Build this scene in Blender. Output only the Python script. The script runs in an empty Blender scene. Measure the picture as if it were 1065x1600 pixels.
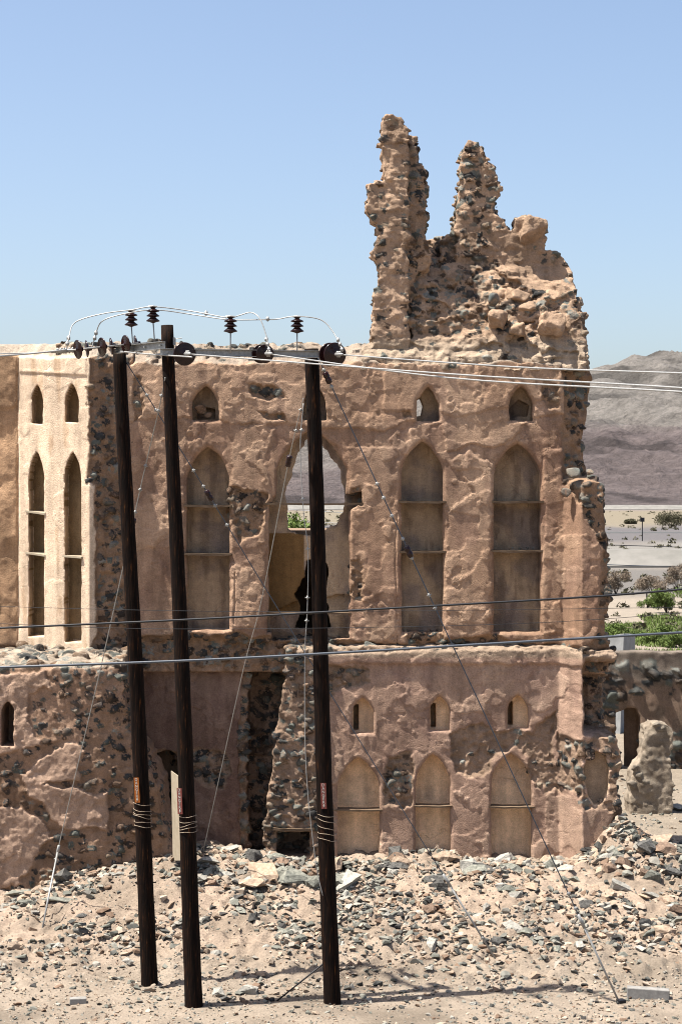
import bpy, bmesh, math, random
import numpy as np
from mathutils import Vector, Matrix, Euler
rnd = random.Random(7)
C = bpy.context.scene.collection
SC = bpy.context.scene
# ------------------------------------------------------------------ camera
FP = 3000.0            # focal length in photo pixels (photo 1065 x 1600)
HZ = 7.85              # camera height
CX, CY = 532.5, 780.0  # centre column, horizon row of the photo
cam = bpy.data.cameras.new('camera')
cam.sensor_fit = 'HORIZONTAL'; cam.sensor_width = 36.0
cam.lens = 36.0*FP/1065.0
cam.shift_y = (780.0-800.0)/1600.0*(1600/1065.0)
cam.clip_start = 0.5; cam.clip_end = 20000
co = bpy.data.objects.new('camera', cam); C.objects.link(co)
co.location = (0, 0, HZ); co.rotation_euler = (math.pi/2, 0, 0)
SC.camera = co
# ------------------------------------------------------------------ light
LD = Vector((4.15, 0.98, -10.0)).normalized()       # direction the sunlight travels
EL = math.asin(-LD.z)
w = bpy.data.worlds.new('World'); SC.world = w; w.use_nodes = True
nt = w.node_tree; bg = nt.nodes['Background']
sky = nt.nodes.new('ShaderNodeTexSky'); sky.sky_type = 'NISHITA'; sky.sun_disc = False
sky.sun_elevation = EL
sky.sun_rotation = math.atan2(-LD.x, -LD.y)
sky.altitude = 300; sky.air_density = 0.85; sky.dust_density = 3.0; sky.ozone_density = 0.3
nt.links.new(sky.outputs[0], bg.inputs[0]); bg.inputs[1].default_value = 0.084
sl = bpy.data.lights.new('sun', 'SUN'); sl.energy = 5.0; sl.angle = math.radians(0.5); sl.color = (1, .95, .87)
so = bpy.data.objects.new('sun', sl); C.objects.link(so)
so.rotation_euler = LD.to_track_quat('-Z', 'Y').to_euler(); so.location = (-10, 0, 30)
SC.view_settings.view_transform = 'Standard'; SC.view_settings.look = 'None'
SC.view_settings.exposure = 1.32; SC.view_settings.gamma = 1.0
SC.cycles.pixel_filter_type = 'BLACKMAN_HARRIS'; SC.cycles.filter_width = 1.05; SC.cycles.max_bounces = 6; SC.cycles.diffuse_bounces = 3

def P(px, py, d):       # photo pixel at distance d -> world point
    return Vector(((px-CX)*d/FP, d, HZ-(py-CY)*d/FP))
# ------------------------------------------------------------------ object helpers
def tag(o, label=None, cat=None, group=None, kind=None):
    if label: o['label'] = label
    if cat: o['category'] = cat
    if group: o['group'] = group
    if kind: o['kind'] = kind
    return o
def empty(name, loc, label, cat, group=None, rz=0):
    o = bpy.data.objects.new(name, None); C.objects.link(o); o.location = loc; o.rotation_euler.z = rz
    o.empty_display_size = .3
    return tag(o, label, cat, group)
def link(name, me, mat, parent=None):
    o = bpy.data.objects.new(name, me); C.objects.link(o)
    if mat: me.materials.append(mat)
    if parent:
        o.parent = parent
        o.matrix_parent_inverse = parent_world(parent).inverted()
    return o
def parent_world(p):
    m = Matrix.LocRotScale(p.location, p.rotation_euler, p.scale)
    if p.parent: m = parent_world(p.parent) @ p.matrix_parent_inverse @ m
    return m
def np_mesh(name, V, F, smooth=True, col=None):
    me = bpy.data.meshes.new(name)
    V = np.asarray(V, np.float32); F = np.asarray(F, np.int32)
    k = F.shape[1]
    me.vertices.add(len(V)); me.vertices.foreach_set('co', V.ravel())
    me.loops.add(F.size); me.loops.foreach_set('vertex_index', F.ravel())
    me.polygons.add(len(F))
    me.polygons.foreach_set('loop_start', np.arange(0, F.size, k, dtype=np.int32))
    me.polygons.foreach_set('use_smooth', np.full(len(F), smooth))
    me.update(calc_edges=True)
    if col is not None:
        a = me.color_attributes.new('tint', 'FLOAT_COLOR', 'POINT')
        c4 = np.ones((len(V), 4), np.float32); c4[:, :3] = col
        a.data.foreach_set('color', c4.ravel())
    return me
class MB:
    def __init__(s): s.v = []; s.f = []
    def add(s, v, f):
        n = len(s.v); s.v += [tuple(p) for p in v]; s.f += [tuple(i+n for i in q) for q in f]
    def tube(s, pts, r, n=8, cap=True):
        pts = [Vector(p) for p in pts]
        rs = r if isinstance(r, (list, tuple)) else [r]*len(pts)
        vs = []; fs = []; up = None
        for i, p in enumerate(pts):
            d = (pts[min(i+1, len(pts)-1)]-pts[max(i-1, 0)]).normalized()
            if up is None:
                up = Vector((0, 0, 1)) if abs(d.z) < .9 else Vector((1, 0, 0))
            a = d.cross(up).normalized(); b = a.cross(d).normalized(); up = b
            for k in range(n):
                t = 2*math.pi*k/n
                vs.append(p+(a*math.cos(t)+b*math.sin(t))*rs[i])
        for i in range(len(pts)-1):
            for k in range(n):
                fs.append((i*n+k, i*n+(k+1) % n, (i+1)*n+(k+1) % n, (i+1)*n+k))
        if cap:
            fs.append(tuple(range(n-1, -1, -1))); fs.append(tuple((len(pts)-1)*n+k for k in range(n)))
        s.add(vs, fs)
    def lathe(s, prof, M, n=24):      # prof: (r, h) along local z
        vs = []; fs = []
        for r, h in prof:
            for k in range(n):
                t = 2*math.pi*k/n
                vs.append(M @ Vector((r*math.cos(t), r*math.sin(t), h)))
        for i in range(len(prof)-1):
            for k in range(n):
                fs.append((i*n+k, i*n+(k+1) % n, (i+1)*n+(k+1) % n, (i+1)*n+k))
        fs.append(tuple(range(n-1, -1, -1))); fs.append(tuple((len(prof)-1)*n+k for k in range(n)))
        s.add(vs, fs)
    def box(s, c, size, M=None):
        c = Vector(c); M = M or Matrix.Identity(3)
        vs = []
        for x in (-.5, .5):
            for y in (-.5, .5):
                for z in (-.5, .5):
                    vs.append(c+M @ Vector((x*size[0], y*size[1], z*size[2])))
        s.add(vs, [(0, 1, 3, 2), (4, 6, 7, 5), (0, 4, 5, 1), (2, 3, 7, 6), (0, 2, 6, 4), (1, 5, 7, 3)])
    def build(s, name, mat, parent=None, smooth=False, bevel=0):
        me = bpy.data.meshes.new(name); me.from_pydata(s.v, [], s.f); me.update()
        if smooth: me.polygons.foreach_set('use_smooth', [True]*len(me.polygons))
        o = link(name, me, mat, parent)
        if bevel:
            m = o.modifiers.new('bevel', 'BEVEL'); m.width = bevel; m.segments = 2; m.limit_method = 'ANGLE'
        return o
# ------------------------------------------------------------------ materials
def nd(t, kind, **kw):
    n = t.nodes.new(kind)
    for k, v in kw.items(): setattr(n, k, v)
    return n
ALB = .46     # dry earth and stone here are mid toned; the picture is exposed bright
def mat_tint(name, rough=.95, s1=9, a1=.22, s2=60, a2=.25, bump=.5, bdist=.02, coord='Object', lump=.3, streak=False):
    """colour comes from the 'tint' attribute, varied by noise, with fine bump"""
    m = bpy.data.materials.new(name); m.use_nodes = True; t = m.node_tree; b = t.nodes['Principled BSDF']
    b.inputs['Roughness'].default_value = rough; b.inputs['Specular IOR Level'].default_value = .15
    at = nd(t, 'ShaderNodeAttribute', attribute_name='tint'); tc = nd(t, 'ShaderNodeTexCoord')
    n1 = nd(t, 'ShaderNodeTexNoise'); n1.inputs['Scale'].default_value = s1; n1.inputs['Detail'].default_value = 6; n1.inputs['Roughness'].default_value = .65
    n2 = nd(t, 'ShaderNodeTexNoise'); n2.inputs['Scale'].default_value = s2; n2.inputs['Detail'].default_value = 5; n2.inputs['Roughness'].default_value = .7
    t.links.new(tc.outputs[coord], n1.inputs['Vector']); t.links.new(tc.outputs[coord], n2.inputs['Vector'])
    def rng(src, a):
        r = nd(t, 'ShaderNodeMapRange'); r.inputs[1].default_value = .3; r.inputs[2].default_value = .7
        r.inputs[3].default_value = 1-a; r.inputs[4].default_value = 1+a; t.links.new(src, r.inputs[0]); return r.outputs[0]
    mu = nd(t, 'ShaderNodeMath', operation='MULTIPLY'); t.links.new(rng(n1.outputs[0], a1), mu.inputs[0]); t.links.new(rng(n2.outputs[0], a2), mu.inputs[1])
    mq = nd(t, 'ShaderNodeMath', operation='MULTIPLY'); t.links.new(mu.outputs[0], mq.inputs[0]); mq.inputs[1].default_value = ALB; mu = mq
    vm = nd(t, 'ShaderNodeVectorMath', operation='SCALE'); t.links.new(at.outputs['Color'], vm.inputs[0]); t.links.new(mu.outputs[0], vm.inputs['Scale'])
    t.links.new(vm.outputs[0], b.inputs['Base Color'])
    bp = nd(t, 'ShaderNodeBump'); bp.inputs['Strength'].default_value = bump; bp.inputs['Distance'].default_value = bdist
    ad = nd(t, 'ShaderNodeMath', operation='MULTIPLY_ADD'); t.links.new(n1.outputs[0], ad.inputs[0]); ad.inputs[1].default_value = lump; t.links.new(n2.outputs[0], ad.inputs[2])
    if streak:
        mp = nd(t, 'ShaderNodeMapping'); mp.inputs['Scale'].default_value = (5, 5, .55); t.links.new(tc.outputs[coord], mp.inputs[0])
        n3_ = nd(t, 'ShaderNodeTexNoise'); n3_.inputs['Scale'].default_value = 1; n3_.inputs['Detail'].default_value = 5; t.links.new(mp.outputs[0], n3_.inputs['Vector'])
        m3 = nd(t, 'ShaderNodeMath', operation='MULTIPLY'); t.links.new(rng(n3_.outputs[0], .2), m3.inputs[0]); t.links.new(mu.outputs[0], m3.inputs[1]); t.links.new(m3.outputs[0], vm.inputs['Scale'])
        vo = nd(t, 'ShaderNodeTexVoronoi', feature='DISTANCE_TO_EDGE'); vo.inputs['Scale'].default_value = 1.1
        av = nd(t, 'ShaderNodeVectorMath', operation='MULTIPLY_ADD'); nc = nd(t, 'ShaderNodeTexNoise'); nc.inputs['Scale'].default_value = 2.2; nc.inputs['Detail'].default_value = 7
        t.links.new(tc.outputs[coord], nc.inputs['Vector']); t.links.new(nc.outputs['Color'], av.inputs[0]); av.inputs[1].default_value = (.9, .9, .9); t.links.new(tc.outputs[coord], av.inputs[2]); t.links.new(av.outputs[0], vo.inputs['Vector'])
        cr = nd(t, 'ShaderNodeMapRange'); cr.inputs[1].default_value = 0; cr.inputs[2].default_value = .012; cr.inputs[3].default_value = -.9; cr.inputs[4].default_value = 0; t.links.new(vo.outputs['Distance'], cr.inputs[0])
        a2_ = nd(t, 'ShaderNodeMath', operation='ADD'); t.links.new(ad.outputs[0], a2_.inputs[0]); nm = nd(t, 'ShaderNodeTexNoise'); nm.inputs['Scale'].default_value = .55; t.links.new(tc.outputs[coord], nm.inputs['Vector'])
        rm = nd(t, 'ShaderNodeMapRange'); rm.inputs[1].default_value = .50; rm.inputs[2].default_value = .60; t.links.new(nm.outputs[0], rm.inputs[0])
        mm = nd(t, 'ShaderNodeMath', operation='MULTIPLY'); t.links.new(cr.outputs[0], mm.inputs[0]); t.links.new(rm.outputs[0], mm.inputs[1]); t.links.new(mm.outputs[0], a2_.inputs[1]); ad = a2_
    t.links.new(ad.outputs[0], bp.inputs['Height']); t.links.new(bp.outputs[0], b.inputs['Normal'])
    return m
def mat_noise(name, c1, c2, rough=.9, scale=8, detail=6, bump=.3, bdist=.01, metal=0, stretch=(1, 1, 1), spec=.3, lo=.35, hi=.65, c3=None, objvar=0):
    c1 = tuple(v_*.52 for v_ in c1); c2 = tuple(v_*.52 for v_ in c2); c3 = tuple(v_*.52 for v_ in c3) if c3 else None
    m = bpy.data.materials.new(name); m.use_nodes = True; t = m.node_tree; b = t.nodes['Principled BSDF']
    b.inputs['Roughness'].default_value = rough; b.inputs['Metallic'].default_value = metal; b.inputs['Specular IOR Level'].default_value = spec
    tc = nd(t, 'ShaderNodeTexCoord'); mp = nd(t, 'ShaderNodeMapping'); mp.inputs['Scale'].default_value = stretch
    t.links.new(tc.outputs['Object'], mp.inputs[0])
    n = nd(t, 'ShaderNodeTexNoise'); n.inputs['Scale'].default_value = scale; n.inputs['Detail'].default_value = detail; n.inputs['Roughness'].default_value = .65
    t.links.new(mp.outputs[0], n.inputs['Vector'])
    cr = nd(t, 'ShaderNodeValToRGB'); cr.color_ramp.elements[0].position = lo; cr.color_ramp.elements[1].position = hi
    cr.color_ramp.elements[0].color = (*c1, 1); cr.color_ramp.elements[1].color = (*c2, 1)
    if c3:
        e = cr.color_ramp.elements.new(min(.99, hi+.08)); e.color = (*c3, 1)
    t.links.new(n.outputs[0], cr.inputs[0]); out = cr.outputs[0]
    if objvar:
        oi = nd(t, 'ShaderNodeObjectInfo'); r = nd(t, 'ShaderNodeMapRange'); r.inputs[3].default_value = 1-objvar; r.inputs[4].default_value = 1+objvar
        t.links.new(oi.outputs['Random'], r.inputs[0])
        vm = nd(t, 'ShaderNodeVectorMath', operation='SCALE'); t.links.new(out, vm.inputs[0]); t.links.new(r.outputs[0], vm.inputs['Scale']); out = vm.outputs[0]
    t.links.new(out, b.inputs['Base Color'])
    if bump:
        bp = nd(t, 'ShaderNodeBump'); bp.inputs['Strength'].default_value = bump; bp.inputs['Distance'].default_value = bdist
        t.links.new(n.outputs[0], bp.inputs['Height']); t.links.new(bp.outputs[0], b.inputs['Normal'])
    return m
M_MUD = mat_tint('mud_masonry', streak=True, s1=7, a1=.18, s2=38, a2=.26, bump=.7, bdist=.022)
M_PILE = mat_tint('loose_stones', s1=12, a1=.2, s2=70, a2=.2, bump=.5, bdist=.015)
M_GROUND = mat_tint('ground_earth', s1=3, a1=.14, s2=26, a2=.26, bump=.8, bdist=.04)
M_MTN = mat_tint('mountain_rock', s1=.03, a1=.22, s2=.16, a2=.34, bump=1.0, bdist=7, lump=1)
M_POLE = mat_noise('creosoted_wood', (.008, .005, .004), (.03, .014, .008), rough=.8, scale=9, stretch=(5, 5, .35), bump=.9, bdist=.015, c3=(.20, .075, .02), lo=.45, hi=.62, spec=.08)
M_STEEL = mat_noise('galvanised_steel', (.42, .42, .40), (.62, .62, .6), rough=.5, scale=20, metal=.35, bump=.1)
M_WIRE = mat_noise('aluminium_wire', (.5, .5, .48), (.68, .68, .66), rough=.45, scale=30, metal=.3, bump=0)
M_BLACK = mat_noise('black_cable', (.008, .009, .012), (.02, .022, .03), rough=.5, scale=30, bump=0, spec=.3)
M_GREYC = mat_noise('grey_cable', (.06, .075, .10), (.10, .12, .15), rough=.4, scale=30, bump=0, spec=.5)
M_PORC = mat_noise('brown_porcelain', (.022, .007, .007), (.04, .012, .011), rough=.22, scale=10, bump=0, spec=.3)
M_SIGN = mat_noise('orange_enamel', (.42, .11, .012), (.55, .17, .02), rough=.5, scale=25, bump=.1)
M_SIGNR = mat_noise('faded_red_enamel', (.22, .05, .04), (.3, .08, .06), rough=.6, scale=25, bump=.1)
M_WHITE = mat_noise('white_lettering', (.68, .66, .6), (.8, .78, .72), rough=.6, scale=30, bump=0)
M_TIMBER = mat_noise('weathered_timber', (.16, .10, .06), (.36, .26, .17), rough=.9, scale=10, stretch=(.4, 4, 4), bump=.5)
M_BOARD = mat_noise('pale_board', (.5, .42, .3), (.62, .53, .4), rough=.8, scale=6, bump=.2)
M_CONC = mat_noise('concrete', (.28, .27, .25), (.46, .44, .41), rough=.9, scale=9, bump=.5)
M_CONCP = mat_noise('pale_concrete', (.24, .23, .205), (.34, .32, .29), rough=.9, scale=.25, bump=.2)
ROCKM = {
    'grey green': mat_noise('grey_green_rock', (.15, .155, .13), (.40, .395, .33), scale=5, rough=.85, bump=.7, bdist=.03, objvar=.25),
    'dark grey': mat_noise('dark_rock', (.06, .06, .055), (.19, .18, .165), scale=5, rough=.85, bump=.7, bdist=.03, objvar=.3),
    'pale grey': mat_noise('pale_rock', (.34, .33, .29), (.66, .62, .54), scale=5, rough=.85, bump=.7, bdist=.03, objvar=.18),
    'reddish brown': mat_noise('brown_rock', (.17, .11, .08), (.42, .29, .20), scale=5, rough=.9, bump=.7, bdist=.03, objvar=.25),
    'pinkish tan': mat_noise('mud_lump', (.42, .30, .21), (.70, .54, .40), scale=5, rough=.95, bump=.7, bdist=.03, objvar=.15)}
# ------------------------------------------------------------------ noise
_T = np.random.RandomState(11).rand(256, 256).astype(np.float32)*2-1
def vn2(x, y, seed=0):
    x = np.asarray(x, np.float64)+seed*17.31; y = np.asarray(y, np.float64)+seed*7.77
    xi = np.floor(x).astype(int); yi = np.floor(y).astype(int); fx = x-xi; fy = y-yi
    fx = fx*fx*(3-2*fx); fy = fy*fy*(3-2*fy)
    g = lambda a, b: _T[a & 255, b & 255]
    return (g(xi, yi)*(1-fx)+g(xi+1, yi)*fx)*(1-fy)+(g(xi, yi+1)*(1-fx)+g(xi+1, yi+1)*fx)*fy
def fb2(x, y, s, o=4, seed=0, gain=.5):
    x = np.asarray(x)/s; y = np.asarray(y)/s; r = 0; a = 1; t = 0
    for i in range(o):
        r = r+a*vn2(x, y, seed+i*3); t += a; a *= gain; x = x*2.03; y = y*2.03
    return r/t
def n3(ax, scale, seed):
    """trilinear value noise on an axis aligned grid; ax = (x, y, z) coordinate arrays"""
    rs = np.random.RandomState(seed); sc = scale if isinstance(scale, tuple) else (scale,)*3
    ij = []
    for a, s in zip(ax, sc):
        q = (a-a[0])/s+.37; i = np.floor(q).astype(int); f = q-i; ij.append((i, (f*f*(3-2*f)).astype(np.float32)))
    L = rs.rand(*[i.max()+2 for i, f in ij]).astype(np.float32)*2-1
    i, f = ij[0]; L = L[i]*(1-f)[:, None, None]+L[i+1]*f[:, None, None]
    i, f = ij[1]; L = L[:, i]*(1-f)[None, :, None]+L[:, i+1]*f[None, :, None]
    i, f = ij[2]; L = L[:, :, i]*(1-f)[None, None, :]+L[:, :, i+1]*f[None, None, :]
    return L
def fb3(ax, scale, seed, o=3, gain=.5):
    r = 0; a = 1; t = 0
    for k in range(o):
        s = tuple(v/2**k for v in scale) if isinstance(scale, tuple) else scale/2**k
        r = r+a*n3(ax, s, seed+k*13); t += a; a *= gain
    return r/t
def sst(a, b, x):
    t = np.clip((x-a)/(b-a), 0, 1); return t*t*(3-2*t)
def sdp(U, V, pts):
    """signed distance (photo pixels, negative inside) to a polygon"""
    U = np.asarray(U, np.float32); V = np.asarray(V, np.float32)
    d = np.full(U.shape, 1e9, np.float32); ins = np.zeros(U.shape, bool)
    n = len(pts)
    for i in range(n):
        x0, y0 = pts[i]; x1, y1 = pts[(i+1) % n]; ex = x1-x0; ey = y1-y0; L = ex*ex+ey*ey+1e-9
        t = np.clip(((U-x0)*ex+(V-y0)*ey)/L, 0, 1)
        d = np.minimum(d, (U-x0-t*ex)**2+(V-y0-t*ey)**2)
        c = (y0 > V) != (y1 > V)
        if y1 != y0: ins ^= c & (U < x0+(V-y0)*ex/ey)
    d = np.sqrt(d); return np.where(ins, -d, d)
def arch(xl, xr, yt, ys, yb):
    m = (xl+xr)/2; w_ = (xr-xl)/2; L = [(xl, yb), (xl, ys)]
    for k in range(1, 7):
        t = k/6; L.append((xl+w_*(t**1.35), ys+(yt-ys)*math.sin(t*1.25)/math.sin(1.25)))
    R = [(2*m-x, y) for x, y in reversed(L[:-1])]
    return L+R
# ------------------------------------------------------------------ voxel surface
def surf(F, org, h):
    ins = F < 0
    c = [ins[a:F.shape[0]-1+a, b:F.shape[1]-1+b, d:F.shape[2]-1+d] for a in (0, 1) for b in (0, 1) for d in (0, 1)]
    anyi = c[0].copy(); alli = c[0].copy()
    for q in c[1:]: anyi |= q; alli &= q
    act = anyi & ~alli
    I, J, K = np.nonzero(act); n = len(I)
    idx = np.full(act.shape, -1, np.int32); idx[I, J, K] = np.arange(n)
    S = np.zeros((n, 3), np.float32); cnt = np.zeros(n, np.float32)
    for ax in range(3):
        for a in (0, 1):
            for b in (0, 1):
                o = [0, 0, 0]; oth = [k for k in range(3) if k != ax]; o[oth[0]] = a; o[oth[1]] = b
                p = F[I+o[0], J+o[1], K+o[2]]; o2 = list(o); o2[ax] = 1; q = F[I+o2[0], J+o2[1], K+o2[2]]
                m = (p < 0) != (q < 0); t = np.where(m, p/np.where(m, p-q, 1), 0)
                for k in range(3): S[:, k] += np.where(m, (t if k == ax else o[k]), 0)
                cnt += m
    Vv = S/cnt[:, None]+np.stack([I, J, K], 1)
    Fs = []
    for ax in range(3):
        sh = [slice(1, -1)]*3; sh[ax] = slice(0, -1)
        A = ins[tuple(sh)]; sh2 = list(sh); sh2[ax] = slice(1, None); B = ins[tuple(sh2)]
        e = np.argwhere(A != B)
        for k in range(3):
            if k != ax: e[:, k] += 1
        u, v = [(1, 2), (2, 0), (0, 1)][ax]
        a_in = ins[e[:, 0], e[:, 1], e[:, 2]]
        def cell(du, dv):
            q = e.copy(); q[:, u] += du; q[:, v] += dv; return idx[q[:, 0], q[:, 1], q[:, 2]]
        q4 = np.stack([cell(-1, -1), cell(0, -1), cell(0, 0), cell(-1, 0)], 1)
        q4[~a_in] = q4[~a_in][:, ::-1]; Fs.append(q4)
    Fc = np.concatenate(Fs); Fc = Fc[(Fc >= 0).all(1)]
    return Vv*h+np.array(org, np.float32), Fc
STONE_COL = np.array([(.055, .06, .062), (.09, .095, .09), (.16, .175, .155), (.24, .25, .22), (.34, .34, .30), (.15, .10, .07), (.26, .17, .11), (.075, .06, .05), (.38, .30, .22)], np.float32)
class Vol:
    def __init__(s, x0, x1, y0, y1, z0, z1, h):
        s.h = h; s.x = np.arange(x0, x1, h); s.y = np.arange(y0, y1, h); s.z = np.arange(z0, z1, h)
        s.ax = (s.x, s.y, s.z); s.shape = (len(s.x), len(s.y), len(s.z)); s.org = (x0, y0, z0)
        s.Y = s.y[None, :, None].astype(np.float32); s.Z = s.z[None, None, :].astype(np.float32); s.X = s.x[:, None, None].astype(np.float32)
        s.F = None; s.SD = np.full(s.shape, 9, np.float32); s.SI = np.zeros(s.shape, np.int32); s.cols = []
    def uv(s, D):           # 2D grids of photo column/row for points at depth D (scalar or array per x)
        D = np.asarray(D, np.float32); D = D if D.ndim else np.full(len(s.x), D)
        U = CX+s.x*FP/D; V = CY+(HZ-s.z[None, :])*FP/D[:, None]
        return np.repeat(U[:, None], len(s.z), 1).astype(np.float32), V.astype(np.float32)
    def stone(s, c, r, col, rs, pw=3.2, solid=True, chop=6):
        h = s.h; R = max(r)*1.15+h
        i0 = [int(max(0, (c[k]-R-s.org[k])/h)) for k in range(3)]; i1 = [int(min(s.shape[k], (c[k]+R-s.org[k])/h+2)) for k in range(3)]
        if any(a >= b for a, b in zip(i0, i1)): return
        X = s.x[i0[0]:i1[0]]-c[0]; Y = s.y[i0[1]:i1[1]]-c[1]; Z = s.z[i0[2]:i1[2]]-c[2]
        a = rs.uniform(-.5, .5); b = rs.uniform(-.35, .35)
        X, Y, Z = np.meshgrid(X, Y, Z, indexing='ij')
        X, Y = X*math.cos(a)-Y*math.sin(a), X*math.sin(a)+Y*math.cos(a)
        X, Z = X*math.cos(b)-Z*math.sin(b), X*math.sin(b)+Z*math.cos(b)
        q = ((np.abs(X)/r[0])**pw+(np.abs(Y)/r[1])**pw+(np.abs(Z)/r[2])**pw)**(1/pw)
        # two random chopping planes give angular outlines
        d = (q-1)*min(r)
        for _ in range(chop):
            n = rs.normal(size=3); n /= np.linalg.norm(n)
            d = np.maximum(d, X*n[0]+Y*n[1]+Z*n[2]-rs.uniform(.38, .72)*float(np.linalg.norm(n*np.array(r)))*1.15)
        sl = tuple(slice(a_, b_) for a_, b_ in zip(i0, i1))
        m = d < s.SD[sl]; s.SD[sl] = np.where(m, d, s.SD[sl]); s.cols.append(col)
        s.SI[sl] = np.where(m, len(s.cols)-1, s.SI[sl])
        if solid: s.F[sl] = np.minimum(s.F[sl], d)
    def fill(s, mask, seed, sp=(.17, .15, .12), lo=-.09, hi=.035, keep=.8, rr=(.055, .12), dark=.35, flat=.75, mk=None, dlo=.85, dhi=.12):
        """stamp stones where the solid's surface passes and mask (x,z array) is set"""
        rs = np.random.RandomState(seed); n = 0
        F0 = s.F.copy()
        gx = np.arange(s.x[0], s.x[-1], sp[0]); gy = np.arange(s.y[0], s.y[-1], sp[1]*.45); gz = np.arange(s.z[0], s.z[-1], sp[2])
        for kz, z in enumerate(gz):
            for y in gy:
                for x in gx:
                    p = (x+rs.uniform(-.07, .07)+(kz % 2)*sp[0]*.5, y+rs.uniform(-.05, .05), z+rs.uniform(-.03, .03))
                    k = rs.rand()
                    if k > keep: continue
                    i = [int(round((p[q]-s.org[q])/s.h)) for q in range(3)]
                    if any(i[q] < 1 or i[q] >= s.shape[q]-1 for q in range(3)): continue
                    f = F0[i[0], i[1], i[2]]
                    a = rs.uniform(*rr)*(1.25 if rs.rand() < .15 else 1)
                    if f < -a*dlo or f > -a*dhi or not mask[i[0], i[2]] or s.SD[i[0], i[1], i[2]] < -.002: continue
                    if mk is not None and not mk(p): continue
                    r = (a*rs.uniform(.9, 1.5), a, a*rs.uniform(.55, 1)*flat/.75)
                    c = STONE_COL[rs.choice(len(STONE_COL), p=SP_D if rs.rand() < dark else SP_L)]*rs.uniform(.8, 1.2)
                    s.stone(p, r, c, rs); n += 1
        return n
    def mesh(s, name, colf, parent, thr=.009):
        V, F = surf(s.F, s.org, s.h)
        g = [np.clip(np.rint((V[:, k]-s.org[k])/s.h).astype(int), 0, s.shape[k]-1) for k in range(3)]
        gx = g[0]; gz = g[2]
        col = colf(V, gx, gz).astype(np.float32)
        if s.cols:
            best = s.SD[g[0], g[1], g[2]]; bi = s.SI[g[0], g[1], g[2]]
            dn = fb2(V[:, 0]+V[:, 1], V[:, 2], .07, 3, 77); ds = sst(-.1, .5, fb2(V[:, 0]+V[:, 1]*.7, V[:, 2], .25, 3, 79))
            m = best < thr+.012*dn; cs = np.array(s.cols, np.float32)[bi]; k_ = (.03+.30*ds)[:, None]
            col[m] = (cs*(1-k_)+col*k_)[m]
        me = np_mesh(name, V, F, True, col)
        return link(name, me, M_MUD, parent)
SP_D = np.array([.3, .25, .15, .03, .02, .1, .02, .13, 0]); SP_D /= SP_D.sum()
SP_L = np.array([.02, .08, .17, .18, .14, .06, .18, .02, .15]); SP_L /= SP_L.sum()
#%%GROUND
# ================================================================== GROUND
def ground_h(x, y, fine=True):
    x = np.asarray(x, np.float64); y = np.asarray(y, np.float64)
    edge = 31.0+.5*vn2(x/2.2, x*0+3, 5)
    top = .86+.10*vn2(x/1.7, y/2, 8)
    top = top+.25*np.exp(-((x+3.3)/1.2)**2)-.32*sst(-4.6, -6.4, x)
    top = np.where(y > 38.5, .8, top)
    t = sst(0, 1, (y-edge)/(36.2-edge)); t = .55*t+.45*np.clip((y-edge)/(36.2-edge), 0, 1)
    z = top*t
    # heap of fallen mud at the right end of the ruin
    z = z+.6*np.exp(-((x-5.35)/.5)**2-((y-37.0)/.75)**2)+.35*np.exp(-((x-6.0)/.8)**2-((y-36.4)/.8)**2)
    k = np.clip((y-30.2)/1.5, 0, 1)*np.clip((60-y)/10, 0, 1)*np.where(y > 38.6, .35, 1)
    z = z+k*(.10*fb2(x, y, 1.1, 3, 21)+.16*np.abs(fb2(x, y, .42, 3, 33))+.05*fb2(x, y, .13, 2, 44))
    z = z+.018*fb2(x, y, .5, 3, 50)*np.clip((120-y)/60, 0, 1)
    z = z+np.clip((y-60)/200, 0, 1)*.5*fb2(x, y, 30, 3, 61)
    return z
def axis(a, b, step, lim, g=1.12):
    m = list(np.arange(a, b, step)); v = m[-1]; s = step
    while v < lim: s *= g; v += s; m.append(v)
    v = a; s = step
    while v > -lim: s *= g; v -= s; m.insert(0, v)
    return np.array(m)
gx = axis(-6.6, 7.4, .035, 5000); gy = axis(28.4, 38.0, .04, 7000)
gy = gy[gy > -300]
GX, GY = np.meshgrid(gx, gy, indexing='ij'); GZ = ground_h(GX, GY)
n1, n2 = GX.shape; ids = np.arange(n1*n2).reshape(n1, n2)
Fq = np.stack([ids[:-1, :-1], ids[1:, :-1], ids[1:, 1:], ids[:-1, 1:]], -1).reshape(-1, 4)
def lerp(a, b, t): return np.asarray(a)*(1-t[..., None])+np.asarray(b)*t[..., None]
PX = CX+GX*FP/np.maximum(GY, 1)
col = np.zeros(GX.shape+(3,)); col[:] = (.40, .315, .225)
mk = sst(-.3, .5, fb2(GX, GY, 1.3, 4, 71)); col = lerp((.50, .41, .32), (.32, .26, .20), mk)
rub = sst(31, 33.5, GY+.8*vn2(GX, GY, 3)); col = col*(1-rub[..., None])+rub[..., None]*lerp((.62, .475, .36), (.42, .33, .25), sst(-.4, .4, fb2(GX, GY, .6, 3, 73)))
bk = sst(38.2, 40, GY); col = col*(1-bk[..., None])+bk[..., None]*np.array((.42, .35, .27))
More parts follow.
